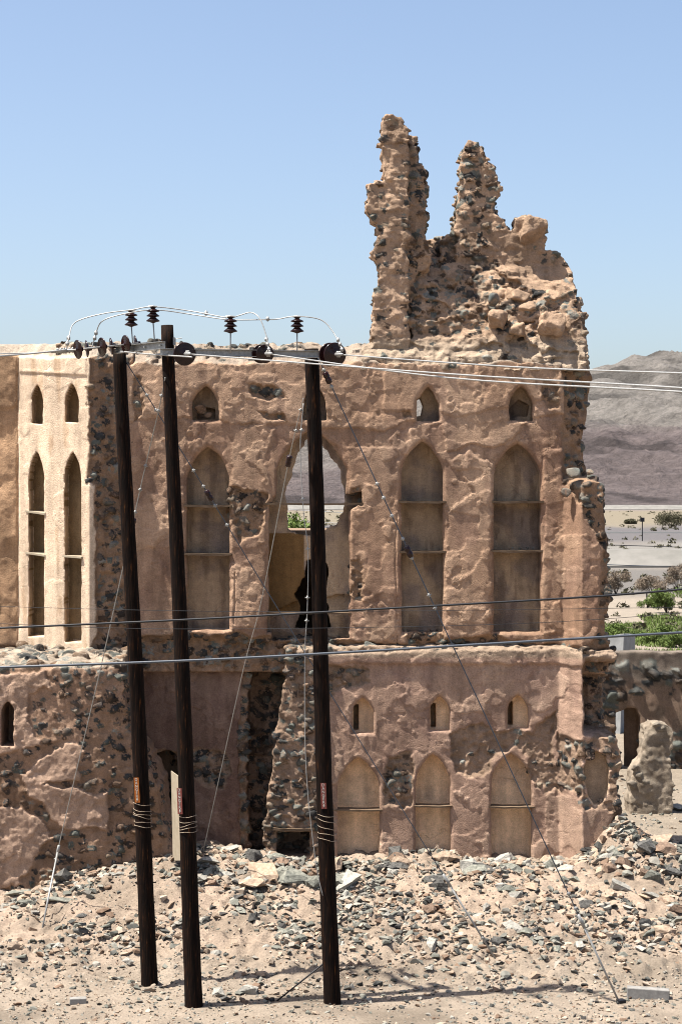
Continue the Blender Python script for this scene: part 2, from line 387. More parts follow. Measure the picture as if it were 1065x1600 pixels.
# distant plain in bands: sand, gravel wadi, dry grass, pale shoulder under the mountain
def band(a, b, c, col, n=.06):
    q = GY*(1+n*fb2(GX, GY, GY.clip(10)*.04, 3, 81)); m = sst(a, a*1.04, q)*(1-sst(b, b*1.04, q)); return col*(1-m[..., None])+m[..., None]*np.array(c)
col = band(88, 200, (.46, .39, .31), col); col = band(135, 200, (.24, .22, .20), col)
col = band(203, 300, (.32, .30, .27), col); col = band(300, 500, (.20, .185, .185), col)
col = band(500, 1150, (.33, .28, .20), col); col = band(1150, 20000, (.30, .25, .22), col)
g = link('ground', np_mesh('ground', np.stack([GX, GY, GZ], -1).reshape(-1, 3), Fq, True, col.reshape(-1, 3)), M_GROUND)
tag(g, kind='structure')
# mountain
mx = np.linspace(-420, 880, 330); my = np.concatenate([np.linspace(1300, 1900, 110), np.linspace(1904, 2700, 220)])
MX, MY = np.meshgrid(mx, my, indexing='ij')
def ridged(sc, seed, o=4): return 1-2*np.abs(fb2(MX+.35*MY, MY*.55, sc, o, seed, .55))
prof = np.clip((MY-1400)/1150, 0, 1)
MZ = (178+(MX-330)*.13+16*fb2(MX, MY*0, 200, 4, 91))*prof**1.15 - 60*sst(2560, 2700, MY)
MZ = MZ+sst(1420, 1900, MY)*(30*ridged(230, 95)-16)+sst(1400, 1600, MY)*(7*ridged(60, 99)+3.2*fb2(MX, MY, 18, 3, 103))-6*(1-sst(1330, 1420, MY))
n1, n2 = MX.shape; ids = np.arange(n1*n2).reshape(n1, n2)
Fq2 = np.stack([ids[:-1, :-1], ids[1:, :-1], ids[1:, 1:], ids[:-1, 1:]], -1).reshape(-1, 4)
t = sst(62, 105, MZ+26*fb2(MX, MY, 120, 5, 101, .6)-(MX-300)*.12)
mc = lerp((.19, .155, .15), (.29, .265, .24), t); t2 = sst(.05, .3, fb2(MX+.4*MY, MY*.6, 60, 5, 107, .65)); mc = mc*(1-.5*t2[..., None])
mc = mc*(1+.25*fb2(MX, MY, 16, 3, 109))[..., None]
g = link('mountain', np_mesh('mountain', np.stack([MX, MY, MZ], -1).reshape(-1, 3), Fq2, True, mc.reshape(-1, 3)), M_MTN)
tag(g, kind='structure')
#%%RUIN
# ================================================================== RUIN
ruin = empty('ruined_house', (0, 37.5, 0.8), 'roofless ruined mud and stone mansion with arched niches and two jagged pillars on top', 'ruin')
YW = 37.5; S = FP/YW
H = .021
A = np.array
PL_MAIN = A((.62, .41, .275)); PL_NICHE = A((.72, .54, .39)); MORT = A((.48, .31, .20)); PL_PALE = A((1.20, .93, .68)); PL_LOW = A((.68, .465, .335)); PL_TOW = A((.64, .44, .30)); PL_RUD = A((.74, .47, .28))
def warp(U, V, amp, sc, seed):
    return U+amp*fb2(U, V, sc, 4, seed, .6), V+amp*fb2(U, V, sc, 4, seed+50, .6)
def cv(a, b, n): return a[None, :]*(1-n[:, None])+b[None, :]*n[:, None]
def flakes(U, V, specs):
    d = np.zeros(U.shape, np.float32)
    return d
# ---------------------------------------------------------------- upper storey wall
def stepped(U, V, sc, lev, th, seed):
    q = (fb2(U, V, sc, 5, seed, .52)+.05*fb2(U, V, 9, 3, seed+7))*lev; f = np.floor(q); return th*(f+sst(.955, 1, q-f))
def upper():
    v = Vol((130-CX)/S, (965-CX)/S, 36.78, 38.75, HZ-(1052-CY)/S, HZ-(515-CY)/S, H)
    U, V = v.uv(YW)
    Uw, Vw = warp(U, V, 7, 38, 201)
    Us, Vs = warp(U, V, 2.2, 26, 205)
    out = sdp(Uw, Vw, [(120, 500), (600, 500), (912, 500), (920, 560), (928, 590), (921, 640), (912, 690), (916, 725), (928, 750), (941, 772), (936, 800), (944, 850), (944, 900), (948, 950), (940, 985), (952, 1012), (948, 1060), (120, 1060)])
    y0 = np.full(U.shape, YW, np.float32)
    # right hand pilaster turned towards the left, and the torn wall end above it
    low = sst(742, 756, Vw)
    y0 -= low*.48*np.clip((U-879+1.2*fb2(U, V, 30, 3, 203))/25, 0, 1)
    y0 += (1-low)*.55*np.clip((Uw-876)/48, 0, 1)
    brk = sdp(*warp(U, V, 10, 30, 211), [(880, 555), (960, 555), (960, 1060), (905, 1060), (926, 985), (930, 940), (932, 850), (908, 815), (902, 785), (886, 765), (878, 740)])
    # torn strip where the left wall met
    lefts = sdp(*warp(U, V, 9, 30, 213), [(130, 520), (186, 520), (190, 740), (166, 830), (158, 900), (162, 1060), (130, 1060)])
    base = sdp(*warp(U, V, 12, 45, 215), [(120, 1000), (300, 985), (350, 992), (430, 990), (560, 1000), (640, 1006), (655, 992), (700, 992), (780, 992), (850, 1004), (905, 1006), (960, 1000), (960, 1070), (120, 1070)])
    pockets = np.minimum.reduce([sdp(*warp(U, V, 8, 16, 217), p) for p in (
        [(385, 600), (430, 603), (450, 620), (425, 628), (395, 618)], [(400, 640), (445, 645), (455, 660), (415, 658)],
        [(625, 640), (640, 638), (645, 652), (628, 655)], [(545, 760), (566, 760), (568, 790), (548, 790)],
        [(355, 760), (420, 770), (415, 830), (375, 850), (352, 800)], [(640, 985), (700, 990), (695, 1010), (636, 1008)], [(548, 872), (566, 872), (570, 925), (566, 940), (548, 938)], [(205, 590), (222, 588), (226, 640), (206, 660)], [(845, 590), (878, 600), (872, 640), (850, 640)])])
    topband = sdp(*warp(U, V, 7, 22, 219), [(120, 500), (960, 500), (960, 560), (890, 572), (780, 568), (640, 570), (560, 566), (400, 572), (300, 568), (250, 575), (190, 562), (120, 560)])
    expo = np.minimum.reduce([brk, lefts, base, topband+4, pockets])
    # plaster coats: stepped flakes with ragged lower edges
    pl = np.zeros(U.shape, np.float32)
    def coat(poly, th, amp=9, sc=26, seed=1, soft=1.6):
        q = sdp(*warp(U, V, amp, sc, seed), poly)
        return th*(1-sst(-soft, soft, q))
    pl += coat([(186, 560), (890, 560), (890, 640), (830, 652), (800, 690), (770, 700), (740, 688), (700, 708), (690, 660), (640, 655), (600, 672), (500, 668), (470, 664), (350, 658), (280, 655), (186, 654)], .030, 8, 24, 301)
    pl += coat([(880, 560), (600, 560), (600, 640), (690, 640), (710, 656), (760, 640), (820, 636), (885, 610)], .02, 9, 30, 305)
    pl += coat([(190, 655), (300, 655), (286, 700), (286, 800), (300, 850), (210, 860), (190, 800)], .016, 12, 30, 307)
    pl += coat([(360, 660), (430, 670), (410, 720), (430, 790), (400, 980), (362, 985)], .02, 10, 30, 309)
    pl += coat([(545, 700), (625, 700), (620, 985), (590, 1005), (550, 1000), (548, 800)], .018, 6, 40, 311)
    pl += coat([(700, 720), (735, 700), (770, 735), (765, 830), (768, 990), (697, 1000), (697, 800), (745, 770)], .022, 12, 34, 313)
    pl += coat([(850, 700), (880, 700), (878, 990), (846, 990)], .022, 6, 30, 315)
    for k, (th, tt, sc) in enumerate(((.014, .10, 60), (.010, .0, 34), (.012, .22, 22))):
        nz = fb2(U, V, sc*1.4, 4, 331+k*9, .5)+.06*fb2(U, V, 8, 3, 335+k); pl += th*sst(tt-.009, tt+.009, nz)
    rough = .005*fb2(U, V, 22, 4, 351, .6)+.003*np.abs(fb2(U, V, 7, 3, 355))+.018*fb2(U, V, 80, 2, 357)+.006*fb2(U, V, 11, 3, 353)*sst(-.1, .3, fb2(U, V, 60, 3, 354))+stepped(U, V, 80, 4, .012, 358)*(.45+.55*sst(640, 760, 900-V))
    smooth_side = sst(700, 760, V)*.35
    y0 += -1.1*pl - rough*(1-smooth_side)
    crack = np.minimum.reduce([np.abs(Us-(619+3*vn2(V/30, V*0, 2)))+100*(Vs < 800), np.abs(Us-(365+2*vn2(V/40, V*0, 4)))+100*(Vs < 860)])
    y0 += .03*(1-sst(0, 1.6, crack))
    e = sst(0, 5, -expo); y0 += e*(.05+.10*np.abs(fb2(U, V, 16, 3, 361)))
    y0 += .10*(1-sst(-3, 3, -base-6))*(V > 990)*0 + .12*sst(4, 16, -base)
    for pg in [arch(a_, b_, c_, d_, e_) for a_, b_, c_, d_, e_ in ((291, 358, 697, 745, 985), (627, 692, 690, 737, 988), (771, 844, 693, 740, 988), (300, 342, 604, 632, 657), (651, 686, 604, 632, 657), (795, 831, 604, 632, 657))]+[[(418, 988), (418, 790), (434, 775), (434, 735), (450, 700), (487, 672), (525, 700), (540, 735), (545, 790), (545, 988)]]:
        q_ = sdp(*warp(U, V, 2.0, 20, 381), pg); y0 += .05*(1-sst(0, 5, q_))*(q_ > -3)
    F = np.maximum(out[:, None, :]/S, y0[:, None, :]-v.Y)
    back = 38.3+.05*fb3(v.ax, .5, 41)
    F = np.maximum(F, v.Y-back)
    # crumbling slope of the wall head
    tt = fb2(U, V, 60, 4, 371)[:, :1]*8+fb2(U, V, 14, 3, 375)[:, :1]*5
    ztop = HZ-(566-tt-CY)/S
    rise = np.clip((v.Y-YW-.02)*.85, 0, .40)
    F = np.maximum(F, (v.Z-ztop[:, :, None]-rise-.05*fb3(v.ax, .22, 43))*.8)
    # niches
    v.niche = np.full(U.shape, 99, np.float32)
    def cut(poly, dep, amp=2.0, sh=0):
        nonlocal F
        q = sdp(*warp(U, V, amp, 20, 381), poly); v.niche = np.minimum(v.niche, q) if dep < 2 else v.niche
        F = np.maximum(F, -np.maximum(q[:, None, :]/S, v.Y-(YW+dep)))
    for xl, xr, yt, ys, yb, dp in ((291, 358, 697, 745, 985, .5), (627, 692, 690, 737, 988, .5), (771, 844, 693, 740, 988, .5), (163, 204, 735, 775, 1000, .5)):
        cut(arch(xl, xr, yt, ys, yb), dp)
    for xl, xr in ((300, 342), (473, 509), (651, 686), (795, 831)):
        cut(arch(xl, xr, 604, 632, 657), .38, 3)
    cut(arch(432, 540, 672, 735, 800), .42, 2.5)
    cut([(420, 790), (432, 775), (540, 772), (566, 768), (566, 786), (545, 800), (545, 985), (418, 988)], .42, 2.5)
    cut([(470, 940), (545, 930), (545, 1000), (425, 1000), (430, 955)], .55, 5)
    cut([(474, 686), (463, 712), (454, 742), (445, 758), (445, 788), (450, 828), (483, 840), (500, 833), (525, 822), (536, 797), (539, 770), (525, 724), (503, 694), (488, 682)], 3, 6)
    cut([(478, 880), (505, 862), (512, 900), (508, 940), (518, 985), (462, 985), (470, 950), (458, 930), (474, 905)], 3, 6)
    cut([(651, 624), (657, 619), (662, 632), (659, 648), (651, 650)], 3, 1)
    cut([(812, 622), (828, 632), (826, 648), (800, 652), (798, 638)], .6, 3)
    cut([(305, 632), (335, 636), (334, 652), (305, 654)], .6, 3)
    # lintel hollow and small nicks
    F = F+.012*fb3(v.ax, .14, 45)*np.where(expo < 2, 1.0, .12)[:, None, :]
    F[[0, -1]] = np.maximum(F[[0, -1]], .01); F[:, [0, -1]] = np.maximum(F[:, [0, -1]], .01); F[:, :, [0, -1]] = np.maximum(F[:, :, [0, -1]], .01)
    v.F = F.astype(np.float32)
    front = lambda p: p[1] < 38.15
    v.fill((expo < -3), 3, sp=(.15, .13, .105), keep=.72, rr=(.045, .10), dark=.6, mk=front)
    rs = np.random.RandomState(5)     # fallen pieces on the shelves and in the small windows
    for (a, b, r) in ((312, 640, .12), (325, 648, .08), (800, 856, .03), (812, 857, .035), (824, 856, .04), (832, 857, .03), (345, 862, .03), (330, 863, .025), (795, 857, .03)):
        p = P(a, b, YW+.16); v.stone(tuple(p), (r, r, r*.8), STONE_COL[rs.choice([2, 3, 6])], rs)
    p = P(893, 739, 37.15); v.stone(tuple(p), (.16, .12, .10), A((.34, .36, .32)), rs)
    for (a, b, r) in ((884, 770, .1), (935, 775, .12), (905, 758, .1), (921, 738, .08)):
        p = P(a, b, 37.2); v.stone(tuple(p), (r, r, r*.9), STONE_COL[3]*rs.uniform(.8, 1.2), rs)
    def colf(Vt, gx, gz):
        u = U[gx, gz]; vv = V[gx, gz]
        n = sst(-.5, .5, fb2(u, vv, 90, 4, 391)); c = cv(PL_MAIN*A((1.0, .97, .95)), PL_MAIN*A((1.22, 1.25, 1.27)), n)
        c = cv(A((1., 1., 1.)), A((.80, .78, .80)), sst(.1, .4, fb2(u, vv*.5, 30, 4, 395)))*c; c = c*cv(A((.80, .76, .76)), A((1.06, 1.06, 1.06)), sst(.008, .045, pl[gx, gz]))
        ins = (Vt[:, 1] > YW+.13) & (v.niche[gx, gz] < 3)
        c[ins] = (cv(PL_NICHE*A((1.15, 1.1, 1.0)), PL_NICHE*A((.74, .74, .8)), sst(-.2, .3, fb2(u, vv, 40, 4, 397)))*cv(A((1., 1., 1.)), A((.72, .70, .70)), sst(.05, .3, fb2(u*2, vv*.4, 24, 4, 398))))[ins]
        e = sst(-1, 2, -expo[gx, gz])[:, None]; c = c*(1-e)+e*MORT*(1+.25*fb2(u, vv, 12, 3, 399))[:, None]
        tb = sst(0, 4, -topband[gx, gz])[:, None]*(Vt[:, 1] < 38.3)[:, None]; c = c*(1-tb)+tb*A((.55, .44, .34))
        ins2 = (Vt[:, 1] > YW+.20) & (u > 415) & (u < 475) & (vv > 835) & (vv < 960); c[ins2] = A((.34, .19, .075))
        return c
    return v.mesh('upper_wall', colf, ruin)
upper()
# ---------------------------------------------------------------- lower storey wall
def lower():
    v = Vol((186-CX)/S, (985-CX)/S, 36.64, 39.0, HZ-(1385-CY)/S, HZ-(1000-CY)/S, H)
    U, V = v.uv(YW)
    Uw, Vw = warp(U, V, 7, 36, 401); Us, Vs = warp(U, V, 2, 26, 405)
    out = sdp(Uw, Vw, [(150, 1005), (880, 1004), (945, 1004), (955, 1020), (948, 1060), (940, 1138), (960, 1150), (967, 1180), (958, 1220), (963, 1260), (972, 1300), (978, 1420), (150, 1420)])
    y0 = np.full(U.shape, 37.40, np.float32)
    xl = np.interp(V, [1000, 1060, 1110, 1160, 1230, 1330, 1400], [448, 446, 437, 430, 420, 412, 408])+6*fb2(U, V, 18, 3, 411)
    pier = (1-sst(-1, 4, xl-U))*(1-sst(506, 514, Us))          # rough pier under the big arch
    left = sst(-3, 3, xl-U)
    y0 += -.10*pier
    y0 = np.where(U < xl, 37.95, y0)
    cav = sdp(*warp(U, V, 6, 24, 415), [(398, 1030), (470, 1030), (470, 1400), (385, 1400), (383, 1200), (386, 1080)])
    y0 = np.where((U < xl) & (cav < 0), 38.6, y0)
    # right end
    r1 = np.clip((U-871+1.2*fb2(U, V, 30, 3, 417))/33, 0, 1)
    mid = sst(1138, 1150, Vw)
    y0 -= r1*.46
    y0 += (1-mid)*sst(905, 913, Uw)*sst(1030, 1040, Vw)*.85
    y0 += mid*sst(903, 912, Us)*.05
    right_rub = sdp(*warp(U, V, 11, 28, 421), [(560+308, 1140), (905, 1150), (980, 1135), (990, 1260), (945, 1262), (905, 1262), (900, 1240), (868, 1228)])
    rr2 = sdp(*warp(U, V, 10, 28, 423), [(948, 1250), (990, 1250), (990, 1420), (962, 1420), (952, 1330)])
    rr3 = sdp(*warp(U, V, 10, 26, 425), [(907, 1025), (970, 1025), (970, 1150), (905, 1140)])
    toplip = sdp(*warp(U, V, 5, 20, 427), [(140, 990), (980, 990), (980, 1024), (905, 1030), (870, 1020), (560, 1026), (510, 1030), (140, 1034)])
    m1 = sdp(*warp(U, V, 14, 34, 431), [(700, 1140), (760, 1132), (830, 1145), (868, 1100), (872, 1235), (832, 1232), (826, 1190), (800, 1172), (765, 1185), (758, 1210), (712, 1215), (700, 1180)])
    m2 = sdp(*warp(U, V, 9, 20, 433), [(512, 1035), (580, 1045), (575, 1068), (540, 1072), (520, 1090), (510, 1100)])
    m3 = sdp(*warp(U, V, 10, 20, 435), [(600, 1180), (640, 1175), (650, 1220), (640, 1262), (600, 1262), (592, 1230)])
    m4 = sdp(*warp(U, V, 8, 22, 437), [(500, 1322), (880, 1320), (880, 1400), (500, 1400)])+10
    pr = np.where(U > xl-2, -8, 8)*1.0; pr = np.maximum(pr, Us-512)
    expo = np.minimum.reduce([right_rub, rr2, rr3, toplip+5, m1, m2, m3, pr, sdp(*warp(U, V, 12, 30, 439), [(150, 1176), (345, 1178), (362, 1215), (345, 1240), (300, 1225), (282, 1345), (150, 1345)]), np.where((U < xl) & (cav < 12), -8, 8)])
    pl = np.zeros(U.shape, np.float32)
    for k, (th, tt, sc) in enumerate(((.016, .12, 60), (.010, .0, 30), (.014, .2, 44))):
        pl += th*sst(tt-.009, tt+.009, fb2(U, V, sc*1.4, 4, 441+k*9, .5)+.06*fb2(U, V, 8, 3, 445+k))
    wavy = np.where((U > 600) & (V < 1190), 1.0, .45)
    y0 -= 1.2*pl+wavy*(.009*fb2(U, V, 24, 3, 451)+.002*fb2(U, V, 9, 3, 455)+stepped(U, V, 80, 4, .010, 456))+.02*fb2(U, V, 80, 2, 457)
    # bulging lip along the head of the wall
    y0 -= .06*(1-sst(1034, 1040, Vs+3*vn2(U/12, V*0, 6)))*(U > 505)*(U < 905)
    e = sst(0, 5, -expo); y0 += e*(.035+.10*np.abs(fb2(U, V, 16, 3, 461)))
    for pg in [arch(a_, b_, c_, c_+22, d_) for a_, b_, c_, d_ in ((550, 583, 1090, 1145), (671, 702, 1088, 1141), (792, 824, 1086, 1137))]+[arch(a_, b_, c_, c_+42, d_) for a_, b_, c_, d_ in ((527, 592, 1183, 1345), (649, 703, 1178, 1345), (767, 829, 1177, 1345))]:
        q_ = sdp(*warp(U, V, 2.0, 20, 471), pg); y0 += .04*(1-sst(0, 4, q_))*(q_ > -3)
    F = np.maximum(out[:, None, :]/S, y0[:, None, :]-v.Y)
    F = np.maximum(F, v.Y-38.95)
    ztop = HZ-(1013-6*fb2(U, V, 30, 3, 463)[:, :1]-CY)/S
    F = np.maximum(F, (v.Z-ztop[:, :, None]-.30*np.clip(v.Y-37.35, 0, .4)-.05*fb3(v.ax, .2, 47)))
    v.niche = np.full(U.shape, 99, np.float32)
    def cut(poly, dep, amp=2.0, base=37.4):
        nonlocal F
        q = sdp(*warp(U, V, amp, 20, 471), poly); v.niche = np.minimum(v.niche, q)
        F = np.maximum(F, -np.maximum(q[:, None, :]/S, v.Y-(base+dep)))
    for a, b, yt, yb in ((550, 583, 1090, 1145), (671, 702, 1088, 1141), (792, 824, 1086, 1137)):
        cut(arch(a, b, yt, yt+22, yb), .26, 1.2); cut([(a+2, yt+12), (a+10, yt+12), (a+10, yb-2), (a+2, yb-2)], .75, .8)
    for a, b, yt, yb in ((527, 592, 1183, 1345), (649, 703, 1178, 1345), (767, 829, 1177, 1345)):
        cut(arch(a, b, yt, yt+42, yb), .36, 1.5)
    cut([(906, 1195), (914, 1175), (926, 1168), (941, 1175), (946, 1200), (944, 1230), (936, 1250), (924, 1253), (912, 1235)], .34, 1.5, 36.95)
    cut([(432, 1298), (484, 1298), (484, 1336), (432, 1336)], .9, 1.5, 37.3)
    cut([(236, 1182), (262, 1176), (288, 1200), (288, 1330), (236, 1330)], .9, 3, 37.95)
    F = F+.014*fb3(v.ax, .13, 49)*np.where(expo < 2, 1.0, .1)[:, None, :]
    for s_ in (0, -1):
        F[s_] = np.maximum(F[s_], .01); F[:, s_] = np.maximum(F[:, s_], .01); F[:, :, s_] = np.maximum(F[:, :, s_], .01)
    v.F = F.astype(np.float32)
    front = lambda p: p[1] < 38.3
    ovl = sdp(U, V, [(900, 1185), (926, 1160), (950, 1185), (948, 1240), (924, 1260), (906, 1240)])
    v.fill((expo < -3) & (m1 > -2) & (ovl > 0), 13, sp=(.15, .13, .105), keep=.72, rr=(.045, .10), dark=.35, mk=front)
    v.fill((U < 380) & (expo < -3) & (cav > 10), 16, sp=(.15, .14, .11), keep=.6, rr=(.04, .09), dark=.9)
    v.fill((U < xl) & (cav < 10), 15, sp=(.15, .14, .11), keep=.8, rr=(.05, .11), dark=.9)
    v.fill((m1 < -3), 14, sp=(.24, .13, .2), keep=.45, rr=(.045, .09), dark=.5, mk=front)
    def colf(Vt, gx, gz):
        u = U[gx, gz]; vv = V[gx, gz]
        n = sst(-.5, .5, fb2(u, vv, 90, 4, 491)); c = cv(PL_LOW, PL_LOW*A((1.2, 1.22, 1.24)), n)
        c = cv(A((1., 1., 1.)), A((.80, .78, .80)), sst(.1, .4, fb2(u, vv*.6, 36, 4, 495)))*c; c = c*cv(A((.84, .80, .80)), A((1.04, 1.04, 1.04)), sst(.004, .03, pl[gx, gz]))
        nn = v.niche[gx, gz] < 2.5; ins = (Vt[:, 1] > 37.5) & nn & (u < 880) & (u > 510)
        c[ins] = cv(PL_NICHE*A((2.0, 1.85, 1.62)), PL_NICHE*A((1.6, 1.5, 1.4)), sst(-.2, .3, fb2(u, vv, 40, 4, 497)))[ins]
        ov = (ovl[gx, gz] < -3) & (Vt[:, 1] > 37.02) & (Vt[:, 1] < 37.5); c[ov] = A((.86, .62, .42))
        lf = (u < 400); c[lf] *= A((.55, .53, .55))  # shade on the recessed left section is deepened in its colour
        e = (sst(-1, 2, -expo[gx, gz])*(ovl[gx, gz] > -2))[:, None]; c = c*(1-e)+e*A((.46, .315, .22))*(1+.25*fb2(u, vv, 12, 3, 499))[:, None]
        tb = (sst(0, 6, -(vv-1030))*(u > 400))[:, None]; c = c*(1-tb)+tb*A((.54, .40, .29))
        return c
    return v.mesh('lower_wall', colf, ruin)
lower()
# ---------------------------------------------------------------- turned side wall at the left
def side():
    fx = A([-9.0, -6.47, -4.86, -4.25, -3.9]); fy = A([38.45, 38.40, 37.12, 37.42, 37.62])
    v = Vol(-7.9, -4.05, 36.8, 39.5, 4.35, 11.0, H)
    yf = np.interp(v.x, fx, fy)
    U, V = v.uv(yf)
    Uw, Vw = warp(U, V, 6, 30, 501); Us, Vs = warp(U, V, 1.6, 22, 505)
    y0 = np.repeat(yf[:, None], len(v.z), 1).astype(np.float32)
    strip = sdp(*warp(U, V, 6, 24, 507), [(138, 500), (250, 500), (250, 1100), (148, 1100), (150, 1000), (146, 760), (134, 755), (139, 700)])
    foot = sdp(*warp(U, V, 7, 24, 509), [(-60, 1000), (27, 1008), (60, 1022), (135, 1036), (150, 990), (250, 990), (250, 1100), (-60, 1100)])
    topb = sdp(*warp(U, V, 4, 20, 511), [(-80, 400), (260, 400), (260, 560), (27, 556), (-80, 560)])
    expo = np.minimum.reduce([strip, foot, topb+3])
    rud = sst(-2, 2, 27-Us)
    y0 -= (1-rud)*(.012*fb2(U, V, 40, 3, 513)+.012*sst(.1, .14, fb2(U, V, 70, 4, 515))) + rud*(.06*fb2(U, V, 40, 4, 517)+.03*sst(640, 632, Vw))
    cap = (1-rud)*sst(137, 133, Us)*sst(583+0*V, 580, V+ (U-27)*-.05); y0 -= .035*cap
    y0 += .05*(1-sst(0, 2, np.abs(Us-28.5)))          # open joint at the inner corner
    e = sst(0, 5, -expo); y0 += e*(.04+.12*np.abs(fb2(U, V, 16, 3, 519)))
    y0 += .25*sst(0, 40, Uw-150)*sst(745, 765, V)*0
    F = (y0[:, None, :]-v.Y)*.75
    F = np.maximum(F, v.Y-39.3)
    tt = fb2(U, V, 50, 4, 521)[:, :1]*6
    ztop = HZ-(558-tt-CY)*yf[:, None]/FP
    F = np.maximum(F, (v.Z-ztop[:, :, None]-np.clip((v.Y-yf[:, None, None]-.05)*.85, 0, .32)-.05*fb3(v.ax, .2, 51))*.8)
    v.niche = np.full(U.shape, 99, np.float32)
    def cut(poly, dep, amp=1.6):
        nonlocal F
        q = sdp(*warp(U, V, amp, 18, 531), poly); v.niche = np.minimum(v.niche, q)
        F = np.maximum(F, -np.maximum(q[:, None, :]/80., v.Y-(y0[:, None, :]+dep)))
    cut(arch(50, 67, 601, 625, 662), .45); cut(arch(102, 123, 599, 625, 660), .45)
    cut(arch(45, 69, 706, 745, 995), .5); cut(arch(101, 127, 706, 745, 1003), .5)
    F = F+.014*fb3(v.ax, .13, 53)*np.where(expo < 2, 1.0, .08)[:, None, :]
    for s_ in (0, -1):
        F[s_] = np.maximum(F[s_], .01); F[:, s_] = np.maximum(F[:, s_], .01); F[:, :, s_] = np.maximum(F[:, :, s_], .01)
    v.F = F.astype(np.float32)
    v.fill((expo < -2), 23, sp=(.14, .13, .105), keep=.7, rr=(.045, .095), dark=.45, mk=lambda p: p[1] < 38.2)
    def colf(Vt, gx, gz):
        u = U[gx, gz]; vv = V[gx, gz]
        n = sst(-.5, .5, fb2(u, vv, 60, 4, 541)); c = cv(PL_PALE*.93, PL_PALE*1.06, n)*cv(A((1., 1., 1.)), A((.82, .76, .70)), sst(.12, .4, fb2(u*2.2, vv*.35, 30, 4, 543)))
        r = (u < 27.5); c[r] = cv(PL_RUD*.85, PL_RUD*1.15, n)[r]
        ins = (v.niche[gx, gz] < -.5); c[ins] = cv(A((.66, .48, .28)), A((.52, .36, .2)), n)[ins]
        e = sst(-1, 2, -expo[gx, gz])[:, None]; c = c*(1-e)+e*MORT*(1+.25*fb2(u, vv, 12, 3, 549))[:, None]
        tb = sst(0, 4, -topb[gx, gz])[:, None]; c = c*(1-tb)+tb*A((.62, .51, .40))
        fb_ = (sst(0, 10, -foot[gx, gz])*(u < 135))[:, None]; c = c*(1-fb_)+fb_*A((.52, .42, .33))
        return c
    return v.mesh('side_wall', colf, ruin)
side()
# ---------------------------------------------------------------- terrace wall at the lower left
def terrace():
    YT = 35.6; s = FP/YT
    v = Vol((-70-CX)/s, (300-CX)/s, 35.3, 38.0, HZ-(1430-CY)/s, HZ-(990-CY)/s, H)
    U, V = v.uv(YT)
    Uw, Vw = warp(U, V, 12, 34, 601)
    out = sdp(Uw, Vw, [(-200, 1000), (150, 1004), (186, 1012), (192, 1050), (186, 1090), (196, 1130), (200, 1165), (222, 1185), (236, 1215), (250, 1260), (262, 1310), (275, 1360), (285, 1500), (-200, 1500)])
    y0 = np.full(U.shape, YT, np.float32)
    y0 += np.clip((Uw-150)/60, 0, 3)*.18
    pla = [sdp(*warp(U, V, 15, 36, 611+k), p) for k, p in enumerate((
        [(-100, 1255), (30, 1258), (62, 1280), (76, 1310), (50, 1345), (30, 1385), (-100, 1420)],
        [(-100, 1050), (75, 1050), (85, 1075), (45, 1085), (40, 1130), (60, 1160), (30, 1175), (-100, 1160)],
        [(62, 1185), (110, 1160), (130, 1170), (120, 1215), (70, 1225), (40, 1215)],
        [(30, 1215), (160, 1240), (170, 1300), (90, 1290), (70, 1260)]))]
    pls = np.minimum.reduce(pla)
    expo = -pls
    y0 -= .05*(1-sst(-1.5, 1.5, pls))
    y0 -= .035*fb2(U, V, 46, 4, 621)+.014*fb2(U, V, 12, 3, 623)+stepped(U, V, 60, 4, .014, 627)
    F = np.maximum(out[:, None, :]/s, y0[:, None, :]-v.Y); F = np.maximum(F, v.Y-37.9)
    ztop = HZ-(1043-4*fb2(U, V, 24, 3, 631)[:, :1]-CY)/s
    F = np.maximum(F, v.Z-ztop[:, :, None]-.14*np.clip(v.Y-YT, 0, 1.4)-.09*fb3(v.ax, .25, 55))
    q = sdp(U, V, arch(2, 22, 1096, 1112, 1166)); F = np.maximum(F, -np.maximum(q[:, None, :]/s, v.Y-(YT+.8)))
    F = F+.02*fb3(v.ax, .14, 57)
    for s_ in (0, -1):
        F[s_] = np.maximum(F[s_], .01); F[:, s_] = np.maximum(F[:, s_], .01); F[:, :, s_] = np.maximum(F[:, :, s_], .01)
    v.F = F.astype(np.float32)
    v.fill((expo < -2) & (V < 1055), 31, sp=(.2, .16, .12), keep=.8, rr=(.07, .14), dark=.2)
    v.fill((expo < -2) & (V >= 1050), 33, sp=(.13, .16, .10), keep=.8, rr=(.035, .085), dark=.92, dlo=.9, dhi=.15, mk=lambda p: p[1] < 36.8)
    def colf(Vt, gx, gz):
        u = U[gx, gz]; vv = V[gx, gz]; n = sst(-.5, .5, fb2(u, vv, 50, 4, 641))
        c = cv(A((.36, .225, .145)), A((.60, .39, .265)), n)
        p = (1-sst(-2, 2, pls[gx, gz]))[:, None]; c = c*(1-p)+p*cv(PL_LOW*.9, PL_LOW*1.1, n)
        tb = sst(0, 4, -(vv-1046))[:, None]; c = c*(1-tb)+tb*A((.54, .44, .34))
        return c
    return v.mesh('terrace_wall', colf, ruin)
terrace()
